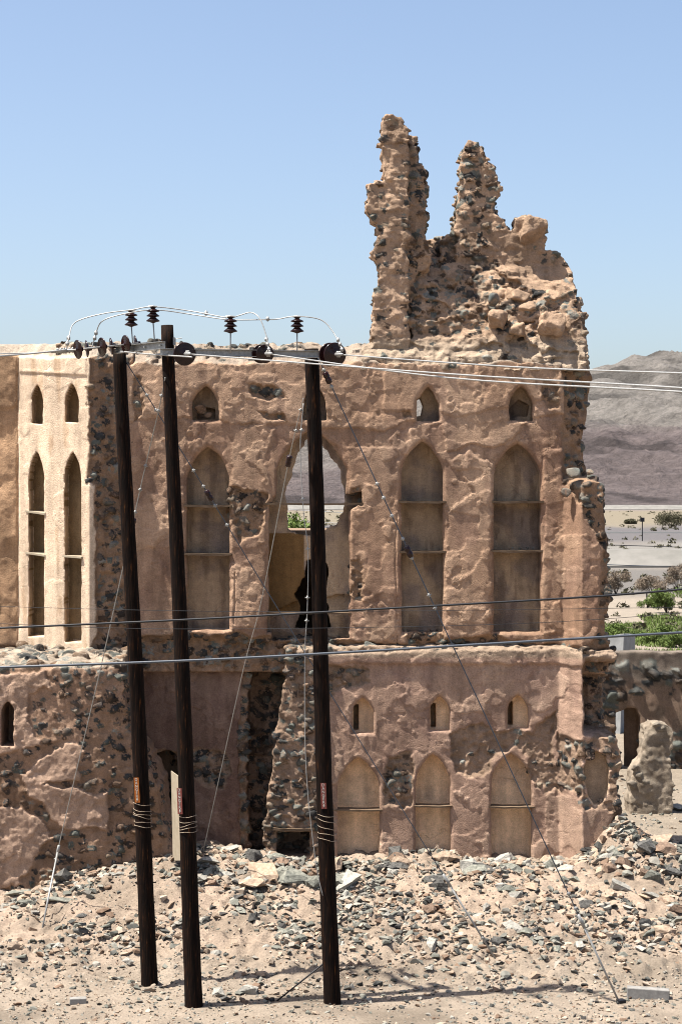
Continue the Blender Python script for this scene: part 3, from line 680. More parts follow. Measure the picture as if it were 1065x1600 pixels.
# ---------------------------------------------------------------- broken tower on the roof
def tower():
    D0 = 38.0; s = FP/D0
    v = Vol((555-CX)/s, (935-CX)/s, 37.3, 39.25, HZ-(582-CY)/s, HZ-(176-CY)/s, H)
    U, V = v.uv(D0)
    Uw, Vw = warp(U, V, 7, 26, 701)
    n3a = fb3(v.ax, .34, 61, 4, .6)
    pA = sdp(Uw, Vw, [(586, 600), (582, 520), (582, 470), (590, 430), (584, 400), (590, 352), (582, 345), (574, 328), (573, 302), (580, 290), (598, 284), (597, 230), (596, 200), (601, 188), (626, 190), (634, 208), (637, 240), (636, 600)])
    pB = sdp(Uw, Vw, [(632, 216), (648, 217), (650, 252), (662, 262), (665, 300), (664, 340), (666, 420), (652, 428), (644, 440), (641, 600), (632, 600)])
    FA = np.maximum(pA[:, None, :]/s, np.abs(v.Y-37.98)-.34)
    FB = np.maximum(pB[:, None, :]/s, np.abs(v.Y-38.22)-.34)
    pR = sdp(Uw, Vw, [(716, 372), (713, 352), (716, 300), (722, 272), (719, 236), (733, 219), (750, 220), (757, 240), (774, 248), (778, 285), (777, 332), (790, 342), (797, 356), (806, 352), (812, 338), (832, 336), (853, 345), (851, 388), (870, 392), (886, 404), (899, 424), (901, 455), (897, 480), (906, 512), (914, 545), (918, 620), (700, 620)])
    fr = 38.35-.75*sst(800, 890, U)*sst(395, 520, V)
    FR = np.maximum(pR[:, None, :]/s, np.maximum(fr[:, None, :]-v.Y, v.Y-38.95))
    # heap of fallen masonry between them
    pM = sdp(Uw, Vw, [(636, 620), (640, 430), (652, 420), (664, 372), (690, 362), (716, 350), (760, 372), (905, 470), (914, 620)])
    dep = np.interp(V, [355, 400, 440, 470, 520, 545, 580], [38.75, 38.45, 38.1, 37.86, 37.72, 37.58, 37.45])
    dep = dep+.15*fb2(U, V, 34, 4, 711)+.10*sst(.05, .12, fb2(U, V, 40, 4, 713))
    FM = np.maximum(pM[:, None, :]/s, np.maximum(dep[:, None, :]-v.Y, v.Y-38.95))*.8
    # low apron at the foot
    pF = sdp(Uw, Vw, [(560, 620), (566, 548), (585, 536), (640, 534), (760, 528), (860, 540), (912, 540), (922, 620)])
    depF = np.interp(V, [528, 545, 560, 600], [37.95, 37.66, 37.5, 37.44])+.05*fb2(U, V, 20, 3, 717)
    FF = np.maximum(pF[:, None, :]/s, np.maximum(depF[:, None, :]-v.Y, v.Y-38.6))*.8
    F = np.minimum.reduce([FA, FB, FR, FM, FF])
    F = F+.035*n3a+.022*np.abs(fb3(v.ax, .15, 65, 2))+.03*np.floor(2.5*n3(v.ax, (.3, .3, .13), 69))/2.5+.004*np.sin(v.Z*48+5*n3(v.ax, .5, 70))
    for s_ in (0, -1):
        F[s_] = np.maximum(F[s_], .01); F[:, s_] = np.maximum(F[:, s_], .01); F[:, :, s_] = np.maximum(F[:, :, s_], .01)
    v.F = F.astype(np.float32)
    plz = np.minimum(sdp(*warp(U, V, 9, 24, 721), [(795, 345), (855, 335), (855, 385), (895, 420), (890, 480), (830, 450), (760, 400), (760, 365)]), sdp(*warp(U, V, 9, 24, 723), [(588, 350), (588, 225), (632, 225), (634, 530), (600, 530), (590, 470)])+2)
    expo = -plz
    apron = V > 528
    v.fill((expo < 2) & ~apron & (U < 640), 41, sp=(.13, .13, .095), keep=.62, rr=(.035, .075), dark=.5, dlo=1, dhi=.3)
    v.fill((expo < 2) & ~apron & (U >= 640), 45, sp=(.13, .13, .095), keep=.85, rr=(.04, .09), dark=.42, dlo=1, dhi=.22)
    v.fill((expo > 0) & ~apron, 42, sp=(.19, .16, .15), keep=.42, rr=(.03, .065), dark=.5, dlo=1, dhi=.3)
    v.fill(apron, 43, sp=(.26, .2, .13), keep=.5, rr=(.04, .08), dark=.25)
    rs = np.random.RandomState(44)      # squared mud blocks fallen from the parapet
    for (a, b, d, r) in ((862, 506, 37.5, (.22, .2, .22)), (832, 362, 38.3, (.24, .2, .3)), (775, 500, 37.6, (.17, .2, .2)), (812, 514, 37.6, (.17, .16, .13)), (825, 482, 37.75, (.17, .2, .12)), (808, 462, 37.9, (.3, .2, .10))):
        v.stone(tuple(P(a, b, d)), r, PL_TOW*rs.uniform(.85, 1.05), rs, pw=5, chop=4)
    v.F += (.03*fb3(v.ax, .12, 67, 3, .6)+.02*np.floor(3*n3(v.ax, .15, 68))/3).astype(np.float32)
    v.stone(tuple(P(606, 193, 37.9)), (.12, .1, .06), A((.2, .21, .18)), rs)
    v.stone(tuple(P(772, 467, 37.7)), (.13, .1, .12), A((.2, .23, .22)), rs)
    def colf(Vt, gx, gz):
        u = U[gx, gz]; vv = V[gx, gz]; n = sst(-.5, .5, fb2(u, vv, 40, 4, 741))
        c = cv(PL_TOW*.82, PL_TOW*1.12, n)
        tb = sst(520, 545, vv)[:, None]; c = c*(1-tb)+tb*A((.62, .48, .35))
        return c
    return v.mesh('roof_tower', colf, ruin, thr=.016)
tower()
def back_room():        # roofed room left standing behind the arch
    b = MB(); x0, x1 = (425-CX)/S, (590-CX)/S; z0, z1 = HZ-(1002-CY)/S, HZ-(846-CY)/S; y0_, y1_ = 38.33, 41.2
    b.box(((x0+x1)/2, y1_+.15, (z0+z1)/2), (x1-x0+.6, .3, z1-z0)); b.box((x0-.15, (y0_+y1_)/2, (z0+z1)/2), (.3, y1_-y0_, z1-z0)); b.box((x1+.15, (y0_+y1_)/2, (z0+z1)/2), (.3, y1_-y0_, z1-z0))
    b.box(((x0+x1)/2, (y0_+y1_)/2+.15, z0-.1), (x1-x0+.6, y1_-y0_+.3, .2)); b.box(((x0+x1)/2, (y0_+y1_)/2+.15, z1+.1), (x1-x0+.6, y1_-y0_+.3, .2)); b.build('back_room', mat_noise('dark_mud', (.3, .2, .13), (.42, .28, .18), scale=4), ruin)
back_room()
# shelves in the niches, one timber each
def shelf(x0, x1, py, d=YW, dep=.48, th=.03, name='niche_shelf', ov=.03, m=None):
    b = MB(); n = 7; rs = random.Random(int(x0*7+py)); X0 = (x0-CX)*d/FP-.02; X1 = (x1-CX)*d/FP+.02; z = HZ-(py-CY)*d/FP
    vs = []
    for i in range(n):
        x = X0+(X1-X0)*i/(n-1); y = d-ov+rs.uniform(-.012, .012); zz = z+rs.uniform(-.006, .006)-.012*math.sin(math.pi*i/(n-1))
        vs += [(x, y, zz+th/2), (x, d+dep, zz+th/2), (x, d+dep, zz-th/2), (x, y+.005, zz-th/2+rs.uniform(-.004, .004))]
    fs = [(0, 1, 2, 3), tuple((n-1)*4+k for k in (3, 2, 1, 0))]
    for i in range(n-1):
        for k in range(4): fs.append((i*4+k, (i+1)*4+k, (i+1)*4+(k+1) % 4, i*4+(k+1) % 4))
    b.add(vs, fs); return b.build(name, m or M_TIMBER, ruin)
for a, b_, y in ((289, 360, 790), (289, 360, 866), (624, 695, 784), (624, 695, 862), (769, 847, 784), (769, 847, 861)): shelf(a, b_, y, th=.042)
shelf(413, 568, 787, YW, .30, .035, 'timber_lintel', .04)
shelf(413, 560, 958, YW, .30, .03, 'timber_lintel', .0)
for a, b_, y in ((522, 596, 1266), (648, 705, 1260), (765, 833, 1261)): shelf(a, b_, y, 37.4, .28)
shelf(428, 490, 1296, 37.3, .3, .05, 'timber_lintel')
def tshelf(x0, x1, y0_, y1_, d0, d1):        # shelf ends in the turned side wall
    b = MB(); a = P(x0, y0_, d0); c = P(x1, y1_, d1); t = (c-a).normalized(); nrm = Vector((-.62, -.78, 0)); z = Vector((0, 0, .03)); q = []
    for p in (a-t*.03, c+t*.03):
        for k, dz in ((.05, 1), (-.4, 1), (-.4, -1), (.05, -1)): q.append(p+nrm*k+z*dz*.6)
    b.add(q, [(0, 1, 2, 3), (7, 6, 5, 4)]+[(k, 4+k, 4+(k+1) % 4, (k+1) % 4) for k in range(4)]); return b.build('niche_shelf', M_BOARD, ruin)
tshelf(44, 71, 799, 803, 38.25, 37.93); tshelf(44, 71, 864, 868, 38.25, 37.93); tshelf(102, 128, 869, 871, 37.55, 37.25)
#%%AROUND
# ================================================================== WALL, STUMP, THINGS AROUND
def far_wall():
    YF = 50.0; s = FP/YF
    v = Vol((780-CX)/s, (1330-CX)/s, 49.3, 50.9, .3, HZ-(1000-CY)/s, .045)
    U, V = v.uv(YF)
    y0 = np.full(U.shape, YF, np.float32)-.05*fb2(U, V, 30, 4, 801)-.03*sst(1136, 1130, V)*0
    ztop = HZ-(1018-3*fb2(U, V, 40, 3, 803)[:, :1]-CY)/s
    F = np.maximum(y0[:, None, :]-v.Y, v.Y-50.6)
    F = np.maximum(F, (v.Z-ztop[:, :, None]+.0*v.Y))
    Uw, Vw = warp(U, V, 3, 20, 805)
    q = sdp(Uw, Vw, [(960, 1215), (960, 1135), (968, 1112), (982, 1105), (995, 1108), (1000, 1125), (1000, 1215)]); F = np.maximum(F, -np.maximum(q[:, None, :]/s, v.Y-(YF+.55)))
    q = sdp(U, V, [(962, 1225), (962, 1115), (978, 1110), (978, 1225)]); F = np.maximum(F, -q[:, None, :]/s+0*v.Y)
    expo = np.abs(fb2(U, V, 40, 4, 811)); mask = (V > 1040) & (fb2(U, V, 50, 3, 813) > -.15) | (V > 1140)
    F = F+.02*fb3(v.ax, .3, 71)
    for s_ in (0, -1):
        F[s_] = np.maximum(F[s_], .01); F[:, s_] = np.maximum(F[:, s_], .01); F[:, :, s_] = np.maximum(F[:, :, s_], .01)
    v.F = F.astype(np.float32)
    v.fill(mask & (U < 1100), 51, sp=(.26, .2, .2), keep=.85, rr=(.09, .16), dark=.85, mk=lambda p: p[1] < 50.2)
    def colf(Vt, gx, gz):
        u = U[gx, gz]; vv = V[gx, gz]; n = sst(-.4, .4, fb2(u, vv, 26, 4, 821))
        c = cv(A((.26, .19, .14)), A((.36, .25, .18)), n); t = sst(1080, 1060, vv+10*fb2(u, vv, 30, 3, 823))[:, None]
        c = c*(1-t)+t*cv(A((.22, .18, .145)), A((.31, .25, .2)), n); 
        tp = (Vt[:, 2] > HZ-(1022-CY)/s-.12)[:, None]*.0; return c
    o = v.mesh('boundary_wall', colf, None, thr=.03)
    tag(o, 'long stone and mud boundary wall with a dark arched doorway behind the ruin', 'wall')
far_wall()
def stump():
    D0 = 43.3; s = FP/D0
    v = Vol((965-CX)/s, (1062-CX)/s, D0-.8, D0+.8, .45, HZ-(1112-CY)/s, .028)
    U, V = v.uv(D0); Uw, Vw = warp(U, V, 5, 20, 851)
    q = sdp(Uw, Vw, [(975, 1330), (979, 1235), (981, 1205), (994, 1185), (1003, 1160), (1006, 1135), (1016, 1126), (1036, 1127), (1045, 1138), (1044, 1200), (1046, 1258), (1046, 1330)])
    F = np.maximum(q[:, None, :]/s, np.abs(v.Y-D0)-.42+.10*(v.Z-1)*.3)+.09*fb3(v.ax, .36, 73, 4, .55)+.03*np.abs(n3(v.ax, .14, 75))
    for s_ in (0, -1):
        F[s_] = np.maximum(F[s_], .01); F[:, s_] = np.maximum(F[:, s_], .01); F[:, :, s_] = np.maximum(F[:, :, s_], .01)
    v.F = F.astype(np.float32); rs = np.random.RandomState(3)
    for (a, b, r) in ((1033, 1140, .1), (1024, 1133, .09), (1000, 1212, .12), (985, 1225, .12), (992, 1200, .1), (1008, 1222, .12), (1030, 1190, .1)):
        v.stone(tuple(P(a, b, D0-.36)), (r, r*.8, r*.8), A((.36, .31, .25))*rs.uniform(.6, 1.1), rs)
    def colf(Vt, gx, gz):
        u = U[gx, gz]; vv = V[gx, gz]; n = sst(-.4, .4, fb2(u, vv, 18, 4, 861)); return cv(A((.34, .27, .20)), A((.52, .43, .33)), n)
    tag(v.mesh('wall_stump', colf, None), 'pale weathered mud pillar stump standing alone beside the right end of the ruin', 'pillar')
stump()
# pale board leaning behind the middle pole
b = MB(); q = [P(267, 1205, 35.7), P(285, 1218, 35.1), P(285, 1345, 35.0), P(270, 1345, 35.6)]; off = Vector((.01, .03, 0))
b.add([*q, *[p+off for p in q]], [(0, 1, 2, 3), (7, 6, 5, 4)]+[(k, 4+k, 4+(k+1) % 4, (k+1) % 4) for k in range(4)])
tag(b.build('board', M_BOARD, None), 'narrow pale board leaning upright in the rubble behind the middle pole', 'board')
def gz(x, y): return float(ground_h(np.array([x]), np.array([y]))[0])
def ongr(px, py):           # point on the ground seen at a photo pixel
    lo, hi = 10., 80.
    a = 20.
    while a < 400:
        p = P(px, py, a)
        if p.z < gz(p.x, a): break
        a += .1
    p = P(px, py, a); p.z = gz(p.x, a); return p
b = MB(); p = ongr(1012, 1562); b.box(p+Vector((0, 0, .075)), (.66, .18, .17), Matrix.Rotation(-.12, 3, 'Z') @ Matrix.Rotation(.04, 3, 'Y'))
tag(b.build('concrete_block', M_CONC, None, bevel=.012), 'grey concrete kerb block lying on the bare earth at bottom right', 'concrete block')
b = MB(); p = ongr(122, 1571); b.box(p+Vector((0, 0, .04)), (.26, .14, .1), Matrix.Rotation(.15, 3, 'Z'))
tag(b.build('concrete_block', M_CONC, None, bevel=.012), 'small pale concrete fragment lying flat in the dirt at bottom left', 'concrete block')
b = MB(); o = P(968, 1015, 60)
b.add([P(944, 1030, 58), P(968, 1030, 57.5), P(990, 1030, 59.5), P(990, 992, 59.5), P(974, 990, 57.5), P(944, 996, 58), P(950, 1030, 61), P(950, 994, 61), P(992, 1030, 61), P(992, 991, 61)],
      [(0, 1, 4, 5), (1, 2, 3, 4), (2, 8, 9, 3), (8, 6, 7, 9), (6, 0, 5, 7), (5, 4, 3, 9, 7), (0, 6, 8, 2, 1)])
for i, q_ in enumerate(b.v):
    if i in (0, 1, 2, 6, 8): b.v[i] = (q_[0], q_[1], .6)
tag(b.build('concrete_hut', mat_noise('grey_render', (.36, .37, .37), (.5, .51, .51), scale=3, bump=.2), None), 'small flat topped grey concrete hut behind the boundary wall', 'hut')
#%%POLES
# ================================================================== POLES
def pole(name, top, bot, dist, r0, r1, label):
    B = ongr(*bot); T = P(top[0], top[1], B.y); e = empty(name, B, label, 'utility pole', 'wooden utility poles')
    m = MB(); n = 22; pts = []; rs = []
    for i in range(40):
        t = i/39; p = B.lerp(T, t)-Vector((0, 0, .25*(1-t))); p.x += .012*math.sin(t*7+top[0]); pts.append(p); rs.append((r0+(r1-r0)*t)*(1+.02*math.sin(i*1.7)))
    m.tube(pts, rs, n); m.build('shaft', M_POLE, e, smooth=True)
    return e, B, T
P1, B1, T1 = pole('utility_pole', (187, 545), (236, 1538), 31, .135, .105, 'leftmost dark wooden utility pole with orange DANGER plate and wire wraps')
P2, B2, T2 = pole('utility_pole', (262, 508), (305, 1573), 30, .14, .095, 'tallest middle dark wooden utility pole standing just right of the leftmost one')
P3, B3, T3 = pole('utility_pole', (486, 545), (519, 1570), 30, .135, .11, 'rightmost dark wooden utility pole standing before the large broken arch')
def on_pole(B, T, py):      # centre of shaft at photo row
    z0 = HZ-(py-CY)*B.y/FP; t = (z0-B.z)/(T.z-B.z); return B.lerp(T, t)
def text_mesh(txt, size, mat, parent, M, name='lettering'):
    cu = bpy.data.curves.new('t', 'FONT'); cu.body = txt; cu.size = size; cu.extrude = .001; cu.align_x = 'CENTER'; cu.align_y = 'CENTER'; cu.space_line = .86
    ob = bpy.data.objects.new('t', cu); C.objects.link(ob); dg = bpy.context.evaluated_depsgraph_get(); dg.update()
    me = bpy.data.meshes.new_from_object(ob.evaluated_get(dg)); bpy.data.objects.remove(ob)
    me.transform(M); me.materials.clear(); return link(name, me, mat, parent)
def danger(e, B, T, py, dx, mat, label=None):
    c = on_pole(B, T, py)+Vector((dx, -.135, 0)); tilt = math.atan2(T.x-B.x, T.z-B.z)
    R = Matrix.Rotation(tilt, 4, 'Y'); RZ = Matrix.Rotation(math.atan2(dx, .14)*.7, 4, 'Z')
    m = MB(); m.box(c, (.085, .006, .40), (R @ RZ).to_3x3()); s = m.build('danger_plate', mat, e)
    if label: s['label'] = label
    nrm = (R @ RZ).to_3x3() @ Vector((0, -.0055, 0))
    text_mesh('D\nA\nN\nG\nE\nR', .062, M_WHITE, s, Matrix.Translation(c+nrm+R.to_3x3() @ Vector((0, 0, .035))) @ R @ RZ @ Matrix.Rotation(math.pi/2, 4, 'X'))
    z = MB(); Q = lambda a, b_: c+nrm+(R @ RZ).to_3x3() @ Vector((a, 0, b_))
    pts = [(-.005, -.125), (.012, -.125), (.004, -.148), (.018, -.148), (-.012, -.185), (-.002, -.158), (-.016, -.158)]
    z.add([Q(*p) for p in pts]+[Q(*p)+Vector((0, -.002, 0)) for p in pts], [tuple(range(6, -1, -1)), tuple(range(7, 14))]+[(k, (k+1) % 7, 7+(k+1) % 7, 7+k) for k in range(7)])
    z.build('bolt_symbol', M_WHITE, s)
danger(P1, B1, T1, 1233, -.06, M_SIGN); danger(P2, B2, T2, 1250, -.10, M_SIGNR, 'faded red danger plate'); danger(P3, B3, T3, 1242, -.03, M_SIGNR, 'faded red danger plate')
M_RUSTW = mat_noise('wrap_wire', (.42, .30, .2), (.62, .5, .38), rough=.6, scale=20, bump=0)
def wraps(e, B, T, rows, extra=()):
    for i, (y0_, y1_) in enumerate(rows):
        m = MB(); pts = []
        for k in range(25):
            a = 2*math.pi*k/24; py = y0_+(y1_-y0_)*(.5+.5*math.cos(a)) if y0_ != y1_ else y0_
            c = on_pole(B, T, py); r = .142
            pts.append(c+Vector((-r*math.cos(a), -r*math.sin(a), .006*math.sin(3*a+i))))
        m.tube(pts, .0045, 5, False); m.build('wire_wrap', M_RUSTW, e, smooth=True)
wraps(P1, B1, T1, ((1258, 1254), (1268, 1264), (1273, 1270), (1284, 1283), (1279, 1272), (1292, 1289)))
wraps(P2, B2, T2, ((1274, 1276), (1283, 1284), (1284, 1292), (1290, 1296), (1298, 1300)))
wraps(P3, B3, T3, ((1276, 1272), (1286, 1278), (1297, 1289), (1304, 1300), (1314, 1308)))
# crossarms ----------------------------------------------------------
def channel(name, a, c, hgt, dep, label):
    a = Vector(a); c = Vector(c); t = (c-a); L = t.length; ang = math.atan2(t.y, t.x); pitch = math.asin(t.z/L)
    R = (Matrix.Rotation(ang, 3, 'Z') @ Matrix.Rotation(-pitch, 3, 'Y')); m = MB(); mid = (a+c)/2; th = .008
    m.box(mid, (L, th, hgt), R); m.box(mid+R @ Vector((0, -dep/2, hgt/2)), (L, dep+th, th), R); m.box(mid+R @ Vector((0, -dep/2, -hgt/2)), (L, dep+th, th), R)
    e = empty(name, mid, label, 'crossarm'); o = m.build('channel', M_STEEL, e)
    for f in (.04, .3, .62, .93):
        bl = MB(); p = a.lerp(c, f)+R @ Vector((0, -.012, 0)); bl.tube([p, p+R @ Vector((0, -.03, 0))], .014, 6); bl.build('bolt', M_STEEL, e)
    return R
RA = channel('crossarm', P(181, 547, B1.y-.2), P(258, 539, B2.y-.25), .11, .05, 'short tilted steel crossarm joining the leftmost pole to the middle pole')
RB = channel('crossarm', P(250, 550, B2.y-.25), P(532, 554, B3.y-.25), .10, .05, 'long level steel crossarm joining the middle and rightmost poles')
m = MB(); m.tube([P(274, 545, B2.y-.05), P(274, 529, B2.y-.05), P(284, 528, B2.y-.05)], .008, 6); m.box(P(272, 533, B2.y-.05), (.03, .03, .12))
m.build('bracket', M_STEEL, P2)
# pin insulators ----------------------------------------------------
PROF = [(.02, -.015), (.055, 0), (.105, .012), (.108, .022), (.06, .06), (.045, .075), (.055, .083), (.10, .092), (.104, .10), (.06, .135), (.045, .15), (.055, .158), (.098, .168), (.104, .177), (.085, .19), (.05, .205), (.036, .215), (.036, .225), (.052, .23), (.054, .245), (.035, .255), (.0, .257)]
pin_lab = {205: 'brown pin insulator, leftmost of the four standing above the crossarms', 239: 'brown pin insulator, second from left and highest of the four', 360: 'brown pin insulator midway along the long crossarm, against the sky', 464: 'brown pin insulator nearest the top of the rightmost pole'}
for px, yt, yb, yp, d in ((205, 484, 509, 546, B1.y-.45), (239, 478, 503, 541, B2.y+.15), (360, 494, 519, 551, B2.y-.27), (464, 494, 519, 553, B3.y-.27)):
    base = P(px, yb, d); foot = P(px+(3 if px < 300 else 0), yp, d)
    e = empty('pin_insulator', foot, pin_lab[px], 'insulator', 'pin insulators on the crossarms')
    m = MB(); m.lathe([(r*.98, h*.98) for r, h in PROF], Matrix.Translation(base)); m.build('porcelain_body', M_PORC, e, smooth=True)
    m = MB(); m.tube([foot, base+Vector((0, 0, .02))], .010, 8); m.build('pin', M_STEEL, e, smooth=True)
    m = MB(); m.tube([base+Vector((-.07, -.04, .238)), base+Vector((0, -.055, .245)), base+Vector((.07, -.04, .238))], .012, 6); m.build('tie_wire', M_WIRE, e)
# disc strings -------------------------------------------------------
def disc_string(c0, c1, n, r, label, grp, clampside=1):
    """string of n discs from tension point c0 (pole side) to c1 (line clamp)"""
    c0 = Vector(c0); c1 = Vector(c1); ax = (c1-c0).normalized(); L = (c1-c0).length
    e = empty('disc_insulator_string', c0, label, 'insulator', grp)
    Rm = ax.to_track_quat('Z', 'Y').to_matrix().to_4x4()
    for i in range(n):
        p = c0.lerp(c1, (i+.5)/(n+.1)); m = MB()
        pr = [(.012, -.07), (.034, -.066), (.040, -.02), (r*.62, -.012), (r*.97, .008), (r, .018), (r*.92, .026), (r*.8, .014), (r*.72, .028), (r*.58, .014), (r*.48, .03), (.05, .018), (.02, .05), (0, .055)]
        m.lathe(pr, Matrix.Translation(p) @ Rm, 28); m.build('disc', M_PORC, e, smooth=True)
    m = MB(); m.tube([c0, c1], .012, 8); m.build('link_rod', M_STEEL, e, smooth=True)
    m = MB(); m.tube([c1-ax*.05, c1+ax*.05, c1+ax*.22], [.03, .034, .016], 8)
    side = Vector((0, 0, 1))
    for k in range(3):
        q = c1+ax*(.0+.055*k); m.tube([q-side*.045, q+side*.05], .011, 6); m.tube([q+side*.03-ax*.015, q+side*.03+ax*.015], .02, 6)
    m.build('strain_clamp', M_STEEL, e, smooth=True); return e
g1 = 'disc insulator strings holding the conductors'
dL1 = P(60, 551, 27.6); a1 = P(184, 544, B1.y-.1)
disc_string(P(216, 536, B1.y-.6), P(100, 548, 29.6), 3, .15, 'front horizontal string of three brown discs left of the leftmost pole top', g1)
disc_string(P(232, 535, B1.y-.15), P(114, 547, 30.5), 3, .14, 'rear horizontal string of three brown discs left of the leftmost pole top', g1)
def ds_right(px, py, d, r, n, lab):
    ax = Vector((.36, -.93, -.06)).normalized(); c0 = P(px-5, py-1, d+.1)
    disc_string(c0, c0+ax*(.22*n), n, r, lab, g1)
    return c0+ax*(.22*n)
E1 = ds_right(290, 554, B2.y-.3, .18, 1, 'single large brown disc insulator on the middle pole')
E2 = ds_right(408, 554, B3.y-.32, .145, 2, 'small pair of brown discs hanging on the middle of the long crossarm')
E3 = ds_right(516, 555, B3.y-.32, .185, 2, 'large pair of brown discs beside the rightmost pole top')
# conductors and jumpers ----------------------------------------------
def wire(pts, r, name, mat, label, cat='wire', group=None, sag=0, n=24, parent=None):
    if len(pts) == 2 and n > 2:
        a, c = Vector(pts[0]), Vector(pts[1]); pts = []
        for i in range(n):
            t = i/(n-1); p = a.lerp(c, t); p.z -= sag*4*t*(1-t); pts.append(p)
    else:
        q = [Vector(p) for p in pts]; out = []
        for i in range(len(q)-1):
            p0 = q[max(i-1, 0)]; p1 = q[i]; p2 = q[i+1]; p3 = q[min(i+2, len(q)-1)]
            for k in range(6):
                t = k/6; out.append(.5*((2*p1)+(p2-p0)*t+(2*p0-5*p1+4*p2-p3)*t*t+(3*p1-p0-3*p2+p3)*t**3))
        pts = out+[q[-1]]
    m = MB(); m.tube(pts, r, 7); o = m.build(name, mat, parent, smooth=True)
    if not parent: tag(o, label, cat, group)
    return o, pts
gc = 'bare conductors of the power line'
wire([E1, P(700, 584, 25), P(1065, 606, 21), P(1500, 640, 17)], .011, 'conductor', M_WIRE, 'bare aluminium conductor from the middle pole disc to the right edge, middle of three', group=gc)
wire([E2, P(700, 590, 25), P(1065, 612, 21), P(1500, 640, 17)], .011, 'conductor', M_WIRE, 'bare aluminium conductor from the small disc pair to the right edge, lowest of three', group=gc)
wire([E3, P(800, 573, 25), P(1065, 583, 22), P(1500, 600, 17)], .011, 'conductor', M_WIRE, 'bare aluminium conductor from the large disc pair to the right edge, highest of three', group=gc)
wire([P(105, 546, 29.5), P(40, 553, 29.3), P(-60, 560, 28.8)], .013, 'conductor', M_WIRE, 'bare conductor leaving the front disc string to the left edge', group=gc)
wire([P(122, 545, 30.5), P(60, 551, 30.4), P(-60, 553, 30.2)], .011, 'conductor', M_WIRE, 'bare conductor leaving the rear disc string to the left edge', group=gc)
wire([P(188, 549, 30.2), P(230, 553, 29.8), P(290, 557, 29.1), P(300, 558, 29)], .012, 'jumper', M_WIRE, 'short twisted jumper between the leftmost pole top and the middle pole disc', 'jumper')
gj = 'jumper loops over the pin insulators'
dj = 29.9
J1, p1 = wire([P(104, 546, 29.5), P(108, 525, 29.6), P(118, 503, dj), P(160, 490, dj), P(205, 484, dj), P(240, 479, dj), P(300, 486, dj), P(355, 496, 29.5), P(372, 493, 29.5), P(392, 488, 29.5), P(406, 498, 29.4), P(416, 525, 29.3), P(420, 548, 29.2)], .009, 'jumper', M_WIRE, 'looping pale jumper wire over the second and third pin insulators', 'jumper', gj)
J2, p2 = wire([P(144, 543, 30), P(150, 520, 30), P(162, 500, dj), P(205, 488, dj), P(245, 484, dj), P(300, 491, dj), P(357, 499, 29.5), P(415, 499, 29.5), P(435, 498, 29.5), P(462, 494, 29.4), P(500, 499, 29.4), P(520, 518, 29.3), P(534, 545, 29.1)], .009, 'jumper', M_WIRE, 'looping pale jumper wire over the first and the rightmost pin insulators', 'jumper', gj)
def clampbits(rows, lab):
    for pts, o in rows:
        for p in pts:
            m = MB(); m.tube([p-Vector((.025, 0, .0)), p+Vector((.025, 0, 0))], .028, 8); m.tube([p-Vector((0, 0, .04)), p+Vector((0, 0, .04))], .011, 6)
            m.build('line_clamp', M_STEEL, o, smooth=True)
clampbits((([P(322, 489, dj), P(107, 528, 29.6), P(105, 537, 29.5), P(418, 538, 29.25), P(416, 530, 29.3), P(420, 546, 29.2)], J1), ([P(418, 498, 29.5), P(150, 520, 30), P(148, 528, 30), P(531, 538, 29.15), P(528, 531, 29.2), P(534, 546, 29.1)], J2)), '')
wire([P(-60, 984, 22), P(280, 969, 22), P(532, 955, 22), P(945, 931, 22), P(1140, 913, 22)], .0125, 'cable', M_BLACK, 'thick black cable crossing the ruin just above its middle ledge, upper of two', 'cable')
wire([P(-60, 1045, 21), P(280, 1033, 21), P(532, 1020, 21), P(800, 1004, 21), P(1140, 984, 21)], .0145, 'cable', M_GREYC, 'thick bluish grey cable crossing the ruin below the black one, lower of two', 'cable')
wire([P(-60, 946, 26), P(420, 956, 26), P(1140, 948, 26)], .0035, 'cable', M_BLACK, 'thin dark wire crossing in front of the poles above the black cable', 'cable')
wire([P(-60, 972, 26), P(280, 983, 26), P(800, 975, 26), P(1140, 952, 26)], .0035, 'cable', M_BLACK, 'thin dark wire crossing in front of the poles just below the black cable', 'cable')
wire([P(300, 790, 140), P(500, 799, 140), P(700, 812, 140)], .025, 'cable', M_WIRE, 'upper pale line seen through the broken arch', 'cable')
wire([P(300, 800, 140), P(500, 816, 140), P(700, 826, 140)], .025, 'cable', M_WIRE, 'lower pale line seen through the broken arch', 'cable')
wire([P(900, 850, 150), P(1000, 853, 150), P(1150, 858, 150)], .03, 'cable', M_BLACK, 'upper far dark cable over the plain', 'cable')
wire([P(900, 880, 150), P(1000, 884, 150), P(1150, 886, 150)], .03, 'cable', M_GREYC, 'lower far dark cable over the plain', 'cable')
